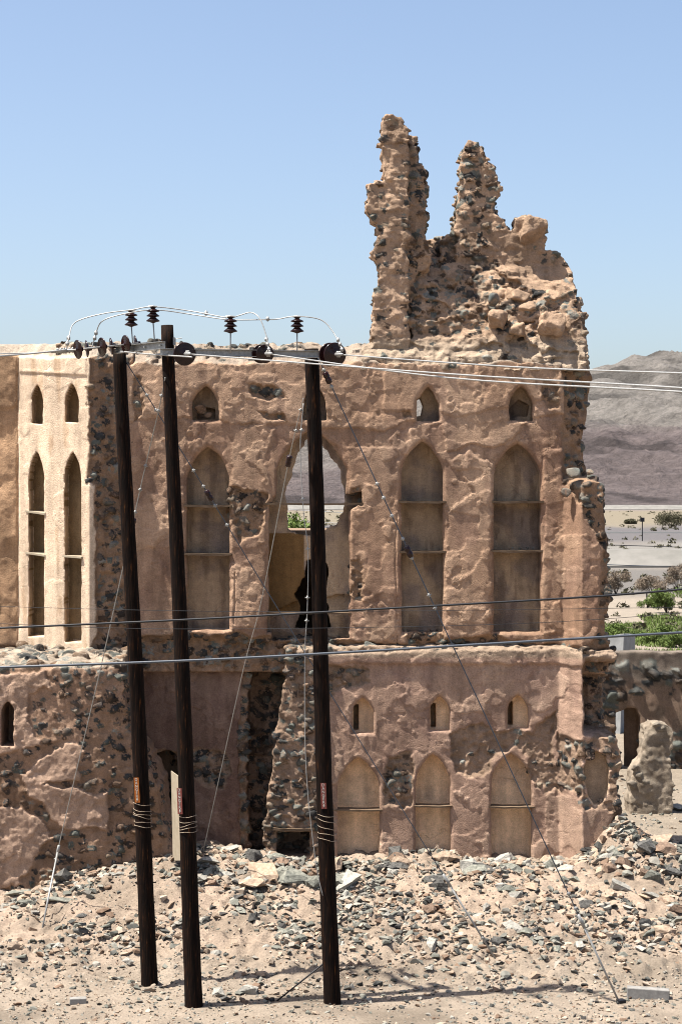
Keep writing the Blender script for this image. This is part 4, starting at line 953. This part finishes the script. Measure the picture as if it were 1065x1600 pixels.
# guy wires ------------------------------------------------------------
def guy(path, r, label, beads=(), strain=(), mat=None, rod=None):
    o, pts = wire(path, r, 'guy_wire', mat or M_STEEL, label, 'guy wire', 'guy wires staying the poles', n=2 if len(path) == 2 else 24)
    V3 = [Vector(p) for p in path]
    def at(py):
        for a, c in zip(V3[:-1], V3[1:]):
            ra = CY-(a.z-HZ)*FP/a.y; rc = CY-(c.z-HZ)*FP/c.y
            if min(ra, rc) <= py <= max(ra, rc):
                t = (py-ra)/(rc-ra); return a.lerp(c, t), (c-a).normalized()
        return V3[-1], (V3[-1]-V3[-2]).normalized()
    for py in beads:
        p, d = at(py); m = MB(); m.tube([p-d*.03, p+d*.03], r*2.2, 7); s = Vector((d.z, 0, -d.x)).normalized(); m.tube([p-s*.035, p+s*.035], .010, 6); m.build('wire_clip', M_STEEL, o, smooth=True)
    for py in strain:
        p, d = at(py); m = MB(); m.lathe([(.012, -.1), (.045, -.09), (.05, -.02), (.036, 0), (.05, .02), (.045, .09), (.012, .1)], Matrix.Translation(p) @ d.to_track_quat('Z', 'Y').to_matrix().to_4x4(), 12); m.build('strain_insulator', M_PORC, o, smooth=True)
    if rod:
        p, d = at(rod); m = MB(); m.tube([p, V3[-1]], .016, 8); m.tube([p-d*.12, p+d*.12], .026, 8); m.build('anchor_rod', M_STEEL, o, smooth=True)
    return o
G = Vector((0, 0, -.06))
e1 = ongr(65, 1455)+G; guy([P(258, 590, B2.y-.12), P(247, 645, B2.y+.5), P(228, 725, 31), P(205, 828, 31.6), P(158, 1041, 32.7), P(87, 1344, 34.2), e1], .0085, 'guy wire running from the middle pole down to the lower left ground', beads=(618, 642, 728, 765, 800, 838, 874, 1343), strain=(818,), rod=1330)
e2 = ongr(315, 1338)+G; guy([P(474, 622, B3.y-.1), P(451, 720, 31), P(408, 940, 32.5), P(378, 1055, 33.5), e2], .007, 'thin guy wire from the rightmost pole slanting left to the rubble', beads=(640, 672), strain=(720,), mat=M_WIRE)
guy([P(474, 630, B3.y-.12), P(469, 700, B3.y-.1), P(474, 800, B3.y-.1), P(481, 860, B3.y-.1), P(480, 950, B3.y-.1), P(476, 1030, B3.y-.1), P(478, 1200, B3.y-.1), P(492, 1340, B3.y-.1), P(504, 1400, B3.y-.14)], .006, 'slack vertical wire hanging down the left side of the rightmost pole', beads=(672, 780, 858, 934, 970), mat=M_WIRE)
e4 = ongr(970, 1568)+G; guy([P(494, 553, B3.y-.1), P(560, 694, B3.y), P(670, 930, B3.y), e4], .0095, 'long taut guy wire from the rightmost pole to the bottom right ground', beads=(578, 604, 756, 778, 806, 842, 872, 930, 950, 1397, 1420, 1440), strain=(590, 862), mat=M_GREYC, rod=1440)
e5 = ongr(776, 1502)+G; guy([P(195, 562, B1.y), P(325, 772, B1.y+.4), P(470, 1010, B1.y+.8), e5], .0085, 'long guy wire from the leftmost pole slanting right to the rubble foot', beads=(617, 640, 735, 760, 790, 820, 1466), strain=(774,), mat=M_GREYC, rod=1375)
e6 = ongr(425, 1567); q = on_pole(B3, T3, 1497)
m = MB(); m.tube([e6+G, q], .013, 8); m.tube([e6+Vector((0, 0, -.02)), e6+Vector((0, 0, .05))], .04, 8)
tag(m.build('stay_rod', M_BLACK, None, smooth=True), 'short dark stay rod slanting from the ground to the foot of the rightmost pole', 'rod')
m = MB(); p = ongr(970, 1568); m.box(p+Vector((0, 0, .03)), (.12, .12, .05), Matrix.Rotation(.4, 3, 'Z')); tag(m.build('anchor_plate', M_BLACK, None, bevel=.01), 'small dark anchor plate where the right guy wire meets the ground', 'anchor plate')
#%%ROCKS
# ================================================================== ROCKS
def rock_mesh(seed, squash=.7, n=16):
    rs = np.random.RandomState(seed); bm = bmesh.new()
    for _ in range(n):
        p = rs.normal(size=3); p /= np.linalg.norm(p); p *= rs.uniform(.8, 1.05); bm.verts.new((p[0]*rs.uniform(.9, 1.05), p[1]*.8, p[2]*squash))
    r = bmesh.ops.convex_hull(bm, input=bm.verts)
    bmesh.ops.delete(bm, geom=[g for g in r['geom_interior'] if isinstance(g, bmesh.types.BMVert)], context='VERTS')
    bmesh.ops.dissolve_limit(bm, angle_limit=.3, verts=bm.verts[:], edges=bm.edges[:])
    bmesh.ops.triangulate(bm, faces=bm.faces[:])
    return bm
ROCKS = []
for s_ in range(16):
    bm = rock_mesh(100+s_, rnd.choice((.45, .6, .75, .85)), rnd.choice((10, 13, 16, 20)))
    bmesh.ops.subdivide_edges(bm, edges=bm.edges[:], cuts=1, use_grid_fill=True)
    rs = np.random.RandomState(s_)
    for vtx in bm.verts:
        vtx.co += Vector(rs.normal(size=3))*.03
    me = bpy.data.meshes.new('rock'); bm.to_mesh(me); bm.free(); ROCKS.append(me)
COLS = list(ROCKM)
variants = {}
def rock(p, size, colr, yaw, label=None, stretch=(1, 1, 1), group='loose stones lying on the rubble slope', k=None, name='rock', tilt=.35):
    k = rnd.randrange(16) if k is None else k
    key = (k, colr)
    if key not in variants:
        me = ROCKS[k].copy(); me.materials.append(ROCKM[colr]); variants[key] = me
    o = bpy.data.objects.new(name, variants[key]); C.objects.link(o); o.location = p; o.scale = (size*stretch[0], size*stretch[1], size*stretch[2])
    o.rotation_euler = (rnd.uniform(-tilt, tilt), rnd.uniform(-tilt, tilt), yaw); return tag(o, label, 'stone', group)
def place_ok(x, y):
    px = CX+x*FP/y
    if y > 37.2 and px < 955: return False
    if px < 195 and y > 35.55: return False
    return True
pole_px = [(B1.x, B1.y), (B2.x, B2.y), (B3.x, B3.y)]
def rname(sz): return 'large' if sz > .19 else ('medium' if sz > .12 else 'small')
cnt = 0
def where(px, y):
    side_ = 'by the left edge' if px < 110 else 'left of the leftmost pole' if px < 225 else 'beside the middle pole' if px < 330 else 'midway between two poles' if px < 440 else 'beside the rightmost pole' if px < 590 else 'right of the rightmost pole' if px < 720 else 'between the right guy wires' if px < 860 else 'right of the last guy' if px < 980 else 'by the right edge'
    row = 'bare ground' if y < 32 else ('lower slope' if y < 33.6 else 'middle slope' if y < 35.2 else 'upper slope')
    return row+' '+side_
tries = 0
while cnt < 278 and tries < 9000:
    tries += 1
    u = rnd.random(); y = 31.6+5.6*(u**.75) if rnd.random() < .93 else rnd.uniform(29.8, 31.8)
    px = rnd.uniform(-20, 1085); x = (px-CX)*y/FP
    dens = .40+1.3*float(fb2(np.array([x]), np.array([y]), 1.0, 4, 905)[0])+(.45 if px > 400 and y > 34 else 0)-(.35 if px < 320 and y < 36 else 0)
    if rnd.random() > dens or not place_ok(x, y): continue
    if any((x-a)**2+(y-b_)**2 < .12 for a, b_ in pole_px): continue
    sz = rnd.choice((.10, .11, .12, .14, .16, .19, .22, .26, .33 if y > 34.8 else .17))*(1.1 if y > 35 else .95)*(.62 if y < 32 else 1)
    colr = rnd.choices(COLS, (26, 10, 28, 12, 24))[0]
    st = (rnd.uniform(.9, 1.5), rnd.uniform(.8, 1.1), rnd.uniform(.6, 1.1))
    z = gz(x, y)+sz*.06
    rock((x, y, z), sz, colr, rnd.uniform(0, 6.3), '%s %s stone on the %s' % (rname(sz), colr, where(px, y)), st); cnt += 1
# individually recognisable stones
def srock(px, py, size, colr, label, st=(1, 1, 1), k=None, dz=0, tilt=.1):
    p = ongr(px, py); return rock((p.x, p.y, p.z+size*st[2]*.3+dz), size, colr, rnd.uniform(-.4, .4), label, st, k=k, tilt=tilt, group=None)
p = ongr(127, 1462)
for i, (dz, s_, c_, l_) in enumerate(((.07, .17, 'dark grey', 'flat dark stone at the bottom of the little cairn at lower left'), (.19, .16, 'grey green', 'flat grey green stone in the middle of the little cairn at lower left'), (.33, .135, 'dark grey', 'blocky dark stone on top of the little cairn at lower left'))):
    o = rock((p.x, p.y, p.z+dz), s_, c_, .3*i, l_, (1, .8, .42 if i < 2 else .75), k=3+i, group=None, tilt=.04)
srock(385, 1556, .2, 'pale grey', 'big pale boulder on the dirt left of the rightmost pole foot', (1.1, .9, .75))
srock(695, 1520, .13, 'grey green', 'flat greenish stone lying in the pole shadow', (1.4, .9, .5))
srock(478, 1332-0+45, .2, 'pale grey', 'rounded pale stone leaning by the rubble left of the rightmost pole', (1.3, .9, .7))
srock(1000, 1480+10, .13, 'pale grey', 'pale rounded stone above the concrete kerb block', (1.1, .9, .8))
srock(90, 1410, .24, 'grey green', 'long slab shaped stone beside the left guy wire', (1.6, .8, .5))
srock(25, 1402, .2, 'grey green', 'dark slab stone at the far left foot of the terrace wall', (1.6, .8, .6))
srock(975, 1360, .27, 'reddish brown', 'tall wedge shaped brown stone on the right of the heap', (.8, .8, 1.1))
srock(1010, 1370, .24, 'reddish brown', 'blocky brown stone at the right edge of the heap', (1, .8, .9))
srock(1058, 1268, .26, 'pale grey', 'smooth pale boulder beside the pillar stump', (1.4, .9, .6))
srock(740, 1572, .07, 'pale grey', 'small lone pale stone on the smooth dirt near the right guy anchor', (1.3, .9, .8))
srock(198, 1508, .11, 'pale grey', 'lone pale stone on the dirt left of the leftmost pole', (1.2, 1, .9))
# gravel and small stones: too many to count
def scatter(N, seed, name, smin, smax, label, dfun, yr=(28.8, 38), pr=(-30, 1095)):
    rs = np.random.RandomState(seed); shapes = []
    for k in range(10):
        r = np.random.RandomState(500+k); bm = bmesh.new()
        for _ in range(9):
            q = r.normal(size=3); q /= np.linalg.norm(q); bm.verts.new((q[0]*1.1, q[1]*.85, q[2]*.6))
        rr = bmesh.ops.convex_hull(bm, input=bm.verts); bmesh.ops.triangulate(bm, faces=bm.faces[:]); bm.verts.index_update()
        shapes.append((np.array([v_.co[:] for v_ in bm.verts]), np.array([[v_.index for v_ in f.verts] for f in bm.faces]))); bm.free()
    Y = yr[0]+(yr[1]-yr[0])*rs.rand(N*4); PXs = rs.uniform(pr[0], pr[1], N*4); X = (PXs-CX)*Y/FP
    ok = (rs.rand(N*4) < dfun(X, Y, PXs)) & ~((Y > 37.3) & (PXs < 950)) & ~((PXs < 190) & (Y > 35.6))
    X, Y = X[ok][:N], Y[ok][:N]; Z = ground_h(X, Y); Vs = []; Fs = []; Cs = []; n = 0
    pal = np.array([(.15, .15, .135), (.26, .26, .22), (.36, .35, .30), (.52, .48, .41), (.34, .23, .16), (.55, .42, .31), (.66, .53, .41), (.09, .085, .08)])
    for x, y, z in zip(X, Y, Z):
        v0, f0 = shapes[rs.randint(10)]; s_ = smin+(smax-smin)*rs.rand()**2.2; a = rs.uniform(0, 6.28)
        R = np.array(Euler((rs.uniform(-.4, .4), rs.uniform(-.4, .4), a)).to_matrix())
        Vs.append((v0*s_*rs.uniform(.7, 1.3, 3)) @ R.T+(x, y, z+s_*.2)); Fs.append(f0+n); n += len(v0)
        c = pal[rs.choice(8, p=[.08, .13, .14, .14, .1, .18, .17, .06])]*rs.uniform(.8, 1.2); Cs.append(np.repeat(c[None], len(v0), 0))
    me = np_mesh(name, np.concatenate(Vs), np.concatenate(Fs), False, np.concatenate(Cs)); tag(link(name, me, M_PILE), label, 'stones', kind='stuff')
den = lambda X, Y, PXs: np.clip(.05+sst(31.2, 33.5, Y)*(.22+1.7*fb2(X, Y, 1.0, 4, 905)+.22*(PXs > 420)+.25*sst(35, 36.8, Y)), .03, 1)
scatter(7500, 61, 'rubble_stones', .025, .11, 'thousands of small grey and tan stones strewn over the rubble slope', den, (30.5, 37.8))
scatter(9000, 62, 'gravel', .008, .032, 'fine gravel and grit sprinkled over the bare ground', lambda X, Y, Q: np.clip(.5+.5*fb2(X, Y, .8, 3, 907), .1, 1), (28.5, 37.6))
scatter(1500, 65, 'field_stones', .018, .07, 'sparse small stones strewn over the bare foreground earth', lambda X, Y, Q: np.clip(.35+.9*fb2(X, Y, .9, 3, 911), .04, 1), (28.5, 32.5))
scatter(500, 63, 'scree', .04, .17, 'loose stones spilled on the mud heap at the right end of the ruin', lambda X, Y, Q: np.exp(-((X-5.6)/.8)**2-((Y-36.6)/.9)**2), (35.4, 38), (900, 1090))
scatter(350, 64, 'stones', .02, .07, 'scattered pebbles on the sandy yard behind the ruin', lambda X, Y, Q: .3+0*X, (38.5, 49), (950, 1090))
#%%PLANTS
# ================================================================== VEGETATION
def leafmat(name, c1, c2):
    m = mat_noise(name, c1, c2, rough=.7, scale=1.3, bump=0, spec=.2); return m
L_GREEN = leafmat('green_leaves', (.12, .18, .035), (.25, .34, .09)); L_DGREEN = leafmat('dark_leaves', (.03, .06, .012), (.07, .13, .025))
L_BROWN = leafmat('dry_twigs', (.24, .18, .13), (.42, .33, .24)); L_OLIVE = leafmat('olive_leaves', (.10, .095, .05), (.17, .155, .09)); M_BARK = mat_noise('bark', (.08, .055, .04), (.18, .13, .09), scale=8, bump=.6)
def crown_mesh(name, blobs, n, leaf, seed, long=1.6):
    rs = np.random.RandomState(seed); Vs = []; nb = len(blobs); w_ = np.array([b_[3]**2 for b_ in blobs]); w_ = w_/w_.sum(); B_ = np.array(blobs)
    k = rs.choice(nb, n, p=w_); d = rs.normal(size=(n, 3)); d /= np.linalg.norm(d, axis=1)[:, None]; rr = rs.rand(n)**.45
    c = B_[k, :3]+d*(B_[k, 3]*rr)[:, None]*np.array((1, 1, .75))
    a = rs.normal(size=(n, 3)); a /= np.linalg.norm(a, axis=1)[:, None]; b_ = np.cross(a, rs.normal(size=(n, 3))); b_ /= np.linalg.norm(b_, axis=1)[:, None]
    s_ = leaf*rs.uniform(.6, 1.4, n)[:, None]; V = np.stack([c-a*s_*long, c-b_*s_*.5, c+a*s_*long, c+b_*s_*.5], 1).reshape(-1, 3)
    return np_mesh(name, V, np.arange(n*4).reshape(n, 4), False)
def plant(name, base, blobs, n, leaf, mat, label, cat, stems, seed, group=None, long=1.6):
    e = empty(name, base, label, cat, group); b0 = Vector(base)
    me = crown_mesh('crown', [(b0.x+x, b0.y+y, b0.z+z, r) for x, y, z, r in blobs], n, leaf, seed, long); link('crown', me, mat, e)
    m = MB(); rs = random.Random(seed)
    for x, y, z, r, th in stems:
        q = b0+Vector((x, y, z)); mid = b0.lerp(q, .5)+Vector((rs.uniform(-.1, .1)*z, 0, .08*z)); m.tube([b0-Vector((0, 0, .1)), mid, q], [th, th*.7, th*.35], 6)
    m.build('trunk', M_BARK, e, smooth=True); return e
def gpt(px, py):
    d = 400.
    for _ in range(30):
        z = float(ground_h(np.array([(px-CX)*d/FP]), np.array([d]))[0]); d = (HZ-z)*FP/(py-CY)
    return P(px, py, d)
# tree seen through the arch
plant('tree', (-1.45, 60, .75), [(0, 0, 5.7, 1.0), (-.6, .2, 5.1, .9), (.3, 0, 4.9, .9), (-.1, 0, 6.3, .55), (-.9, 0, 5.9, .6), (.1, .3, 6.0, .6), (-.2, 0, 4.3, .8)], 5200, .055, L_GREEN, 'bushy green tree seen through the broken arch behind the ruin', 'tree',
      [(0, 0, 4.6, 0, .12), (-.6, 0, 4.4, 0, .07), (.5, .1, 4.3, 0, .06)], 3)
def acacia(px, py, wpx, hpx, lab, seed):
    p = gpt(px, py); s_ = p.y/FP; W = wpx*s_/2; Hh = hpx*s_; rs = random.Random(seed)
    bl = [(rs.uniform(-.75, .75)*W, rs.uniform(-.5, .5)*W, Hh*rs.uniform(.25, .75), min(W, Hh)*rs.uniform(.35, .55)) for _ in range(14)]
    plant('acacia_tree', p, bl, 2600, .16, L_OLIVE, lab, 'tree', [(x*.8, y*.8, z, 0, .13) for x, y, z, r in bl[:7]], seed, 'thorny trees on the far plain')
acacia(1048, 824, 46, 26, 'wide flat topped thorn tree on the far plain by the right edge', 5)
acacia(985, 820, 18, 9, 'small low thorn tree on the far plain left of the wide one', 6)
def bush(px, py, wpx, hpx, mat, lab, seed, n=2200, leaf=.05, name='bush', long=1.6, grp=None):
    p = gpt(px, py); s_ = p.y/FP; W = wpx*s_/2; Hh = hpx*s_; rs = random.Random(seed)
    bl = [(rs.uniform(-.7, .7)*W, rs.uniform(-.5, .5)*W, Hh*rs.uniform(.25, .75), min(W, Hh)*rs.uniform(.3, .5)) for _ in range(10)]
    plant(name, p, bl, n, leaf, mat, lab, 'bush', [(x*.8, y*.8, z, 0, .025) for x, y, z, r in bl[:8]], seed, grp, long)
bush(962, 928, 46, 42, L_BROWN, 'dry brown leafless bush close beside the right edge of the ruin', 11, 3000, .035, long=3)
bush(1018, 926, 50, 34, L_BROWN, 'dry brown bush in the middle of the field strip', 12, 3000, .035, long=3)
bush(1058, 924, 46, 50, L_BROWN, 'dry reddish twiggy bush at the right edge above the green one', 13, 3000, .035, long=3)
bush(1042, 958, 60, 44, L_GREEN, 'large bright green bush at the right edge behind the boundary wall', 14, 5000, .045)
bush(1010, 950, 30, 18, L_GREEN, 'small green bush left of the large bright green one', 15, 1500, .045)
bush(944, 862, 14, 26, L_DGREEN, 'small dark green shrub peeking past the broken edge of the ruin', 16, 900, .07)
k = 0
for px, py, wp, hp, lab in ((958, 984, 36, 16, 'nearest the ruin'), (988, 990, 34, 14, 'second from the ruin'), (1018, 998, 40, 20, 'in the middle of the row'), (1052, 1004, 44, 24, 'at the right edge'), (1035, 984, 34, 14, 'behind the middle one')):
    bush(px, py+8, wp, hp, L_GREEN, 'low leafy green crop plant '+lab+' behind the boundary wall', 30+k, 2400, .04, name='green_plant', grp='green plants behind the boundary wall'); k += 1
# grass behind the wall: uncountable blades
rs = np.random.RandomState(9); N = 14000; Y = rs.uniform(86, 116, N); Q = rs.uniform(900, 1120, N); X = (Q-CX)*Y/FP
ok = fb2(X, Y, 3.5, 3, 921)+.25*(Y < 98) > .16; X = X[ok]; Y = Y[ok]; Z = ground_h(X, Y); n = len(X); a = rs.uniform(0, 6.28, n); hgt = rs.uniform(.08, .24, n)
dx = np.cos(a)*.04; dy = np.sin(a)*.04; ln = rs.uniform(-.12, .12, (n, 2))
V = np.stack([np.stack([X-dx, Y-dy, Z-.02], 1), np.stack([X+dx, Y+dy, Z-.02], 1), np.stack([X+ln[:, 0], Y+ln[:, 1], Z+hgt], 1)], 1).reshape(-1, 3)
tag(link('grass', np_mesh('grass', V, np.arange(n*3).reshape(n, 3), False), L_GREEN), 'short green grass covering the plot behind the boundary wall', 'grass', kind='stuff')
# low dry scrub dotted over the plain
rs = np.random.RandomState(19); N = 900; Y = np.exp(rs.uniform(math.log(100), math.log(1150), N)); Q = rs.uniform(380, 1150, N); X = (Q-CX)*Y/FP
ok = ~((Y > 192) & (Y < 215)) & ~((Y > 370) & (Y < 400)); X = X[ok]; Y = Y[ok]; Z = ground_h(X, Y); Vg = []
for x, y, z in zip(X, Y, Z):
    R_ = rs.uniform(.15, .5)*(1+y/600); n = 26; d_ = rs.normal(size=(n, 3)); d_ /= np.linalg.norm(d_, axis=1)[:, None]; d_[:, 2] = np.abs(d_[:, 2])*.8
    c_ = np.array((x, y, z))+d_*R_*rs.rand(n, 1)**.4; a_ = rs.normal(size=(n, 3))*R_*.22; b_ = rs.normal(size=(n, 3))*R_*.12
    Vg.append(np.stack([c_-a_, c_-b_, c_+a_, c_+b_], 1).reshape(-1, 3))
Vg = np.concatenate(Vg); tag(link('dry_scrub', np_mesh('dry_scrub', Vg, np.arange(len(Vg)).reshape(-1, 4), False), L_OLIVE), 'low dry scrub dotted over the far plain', 'scrub', kind='stuff')
# far roadside features
def longbox(name, px0, px1, py0, py1, d, th, mat, label, cat):
    m = MB(); a = P(px0, py0, d); c = P(px1, py1, d); m.box(((a.x+c.x)/2, d, (a.z+c.z)/2-.2), (abs(c.x-a.x), th, abs(a.z-c.z)+.4)); return tag(m.build(name, mat, None), label, cat)
def slope(name, px0, px1, py0, py1, d, run, mat, label, cat):      # inclined concrete facing with a level head
    a = P(px0, py1, d); c = P(px1, py0, d); m = MB(); h0 = a.z-.8; h1 = HZ-(py0-CY)*(d+run)/FP; pr = [(d, h0), (d, a.z), (d+run, h1), (d+run*1.6, h1), (d+run*1.6, h0)]
    m.add([(x, y, z) for x in (a.x, c.x) for y, z in pr], [(4, 3, 2, 1, 0), (5, 6, 7, 8, 9)]+[(k, (k+1) % 5, 5+(k+1) % 5, 5+k) for k in range(5)]); return tag(m.build(name, mat, None), label, cat)
slope('embankment', 300, 1400, 859, 884, 200, 3.5, M_CONCP, 'long pale sloped concrete embankment facing crossing the plain', 'embankment')
slope('embankment', -400, 1700, 789, 796, 1240, 12, M_CONCP, 'thin white bank at the foot of the mountain', 'embankment')
e = empty('guard_rail', P(950, 834, 390), 'thin white guard rail along the far road', 'guard rail')
m = MB(); a = P(300, 831, 390); c = P(1500, 833, 390); m.box(((a.x+c.x)/2, 390, (a.z+c.z)/2), (c.x-a.x, .1, .3)); m.build('rail', M_WHITE, e)
m = MB()
for i in range(60): m.box((a.x+(c.x-a.x)*i/59, 390.1, a.z-.4), (.15, .1, .9))
m.build('posts', M_STEEL, e)
m = MB(); p = gpt(1003, 846); m.tube([p, p+Vector((0, 0, 34*p.y/FP))], .09, 6); m.box(p+Vector((0, 0, 34*p.y/FP)), (.7, .3, .7)); tag(m.build('sign_post', M_BLACK, None), 'distant thin post with a dark sign on the plain', 'sign post')
m = MB(); p = gpt(1010, 945); m.tube([p, p+Vector((0, 0, 20*p.y/FP))], .05, 6); tag(m.build('fence_post', M_BLACK, None), 'thin dark fence post left of the green bush', 'post')
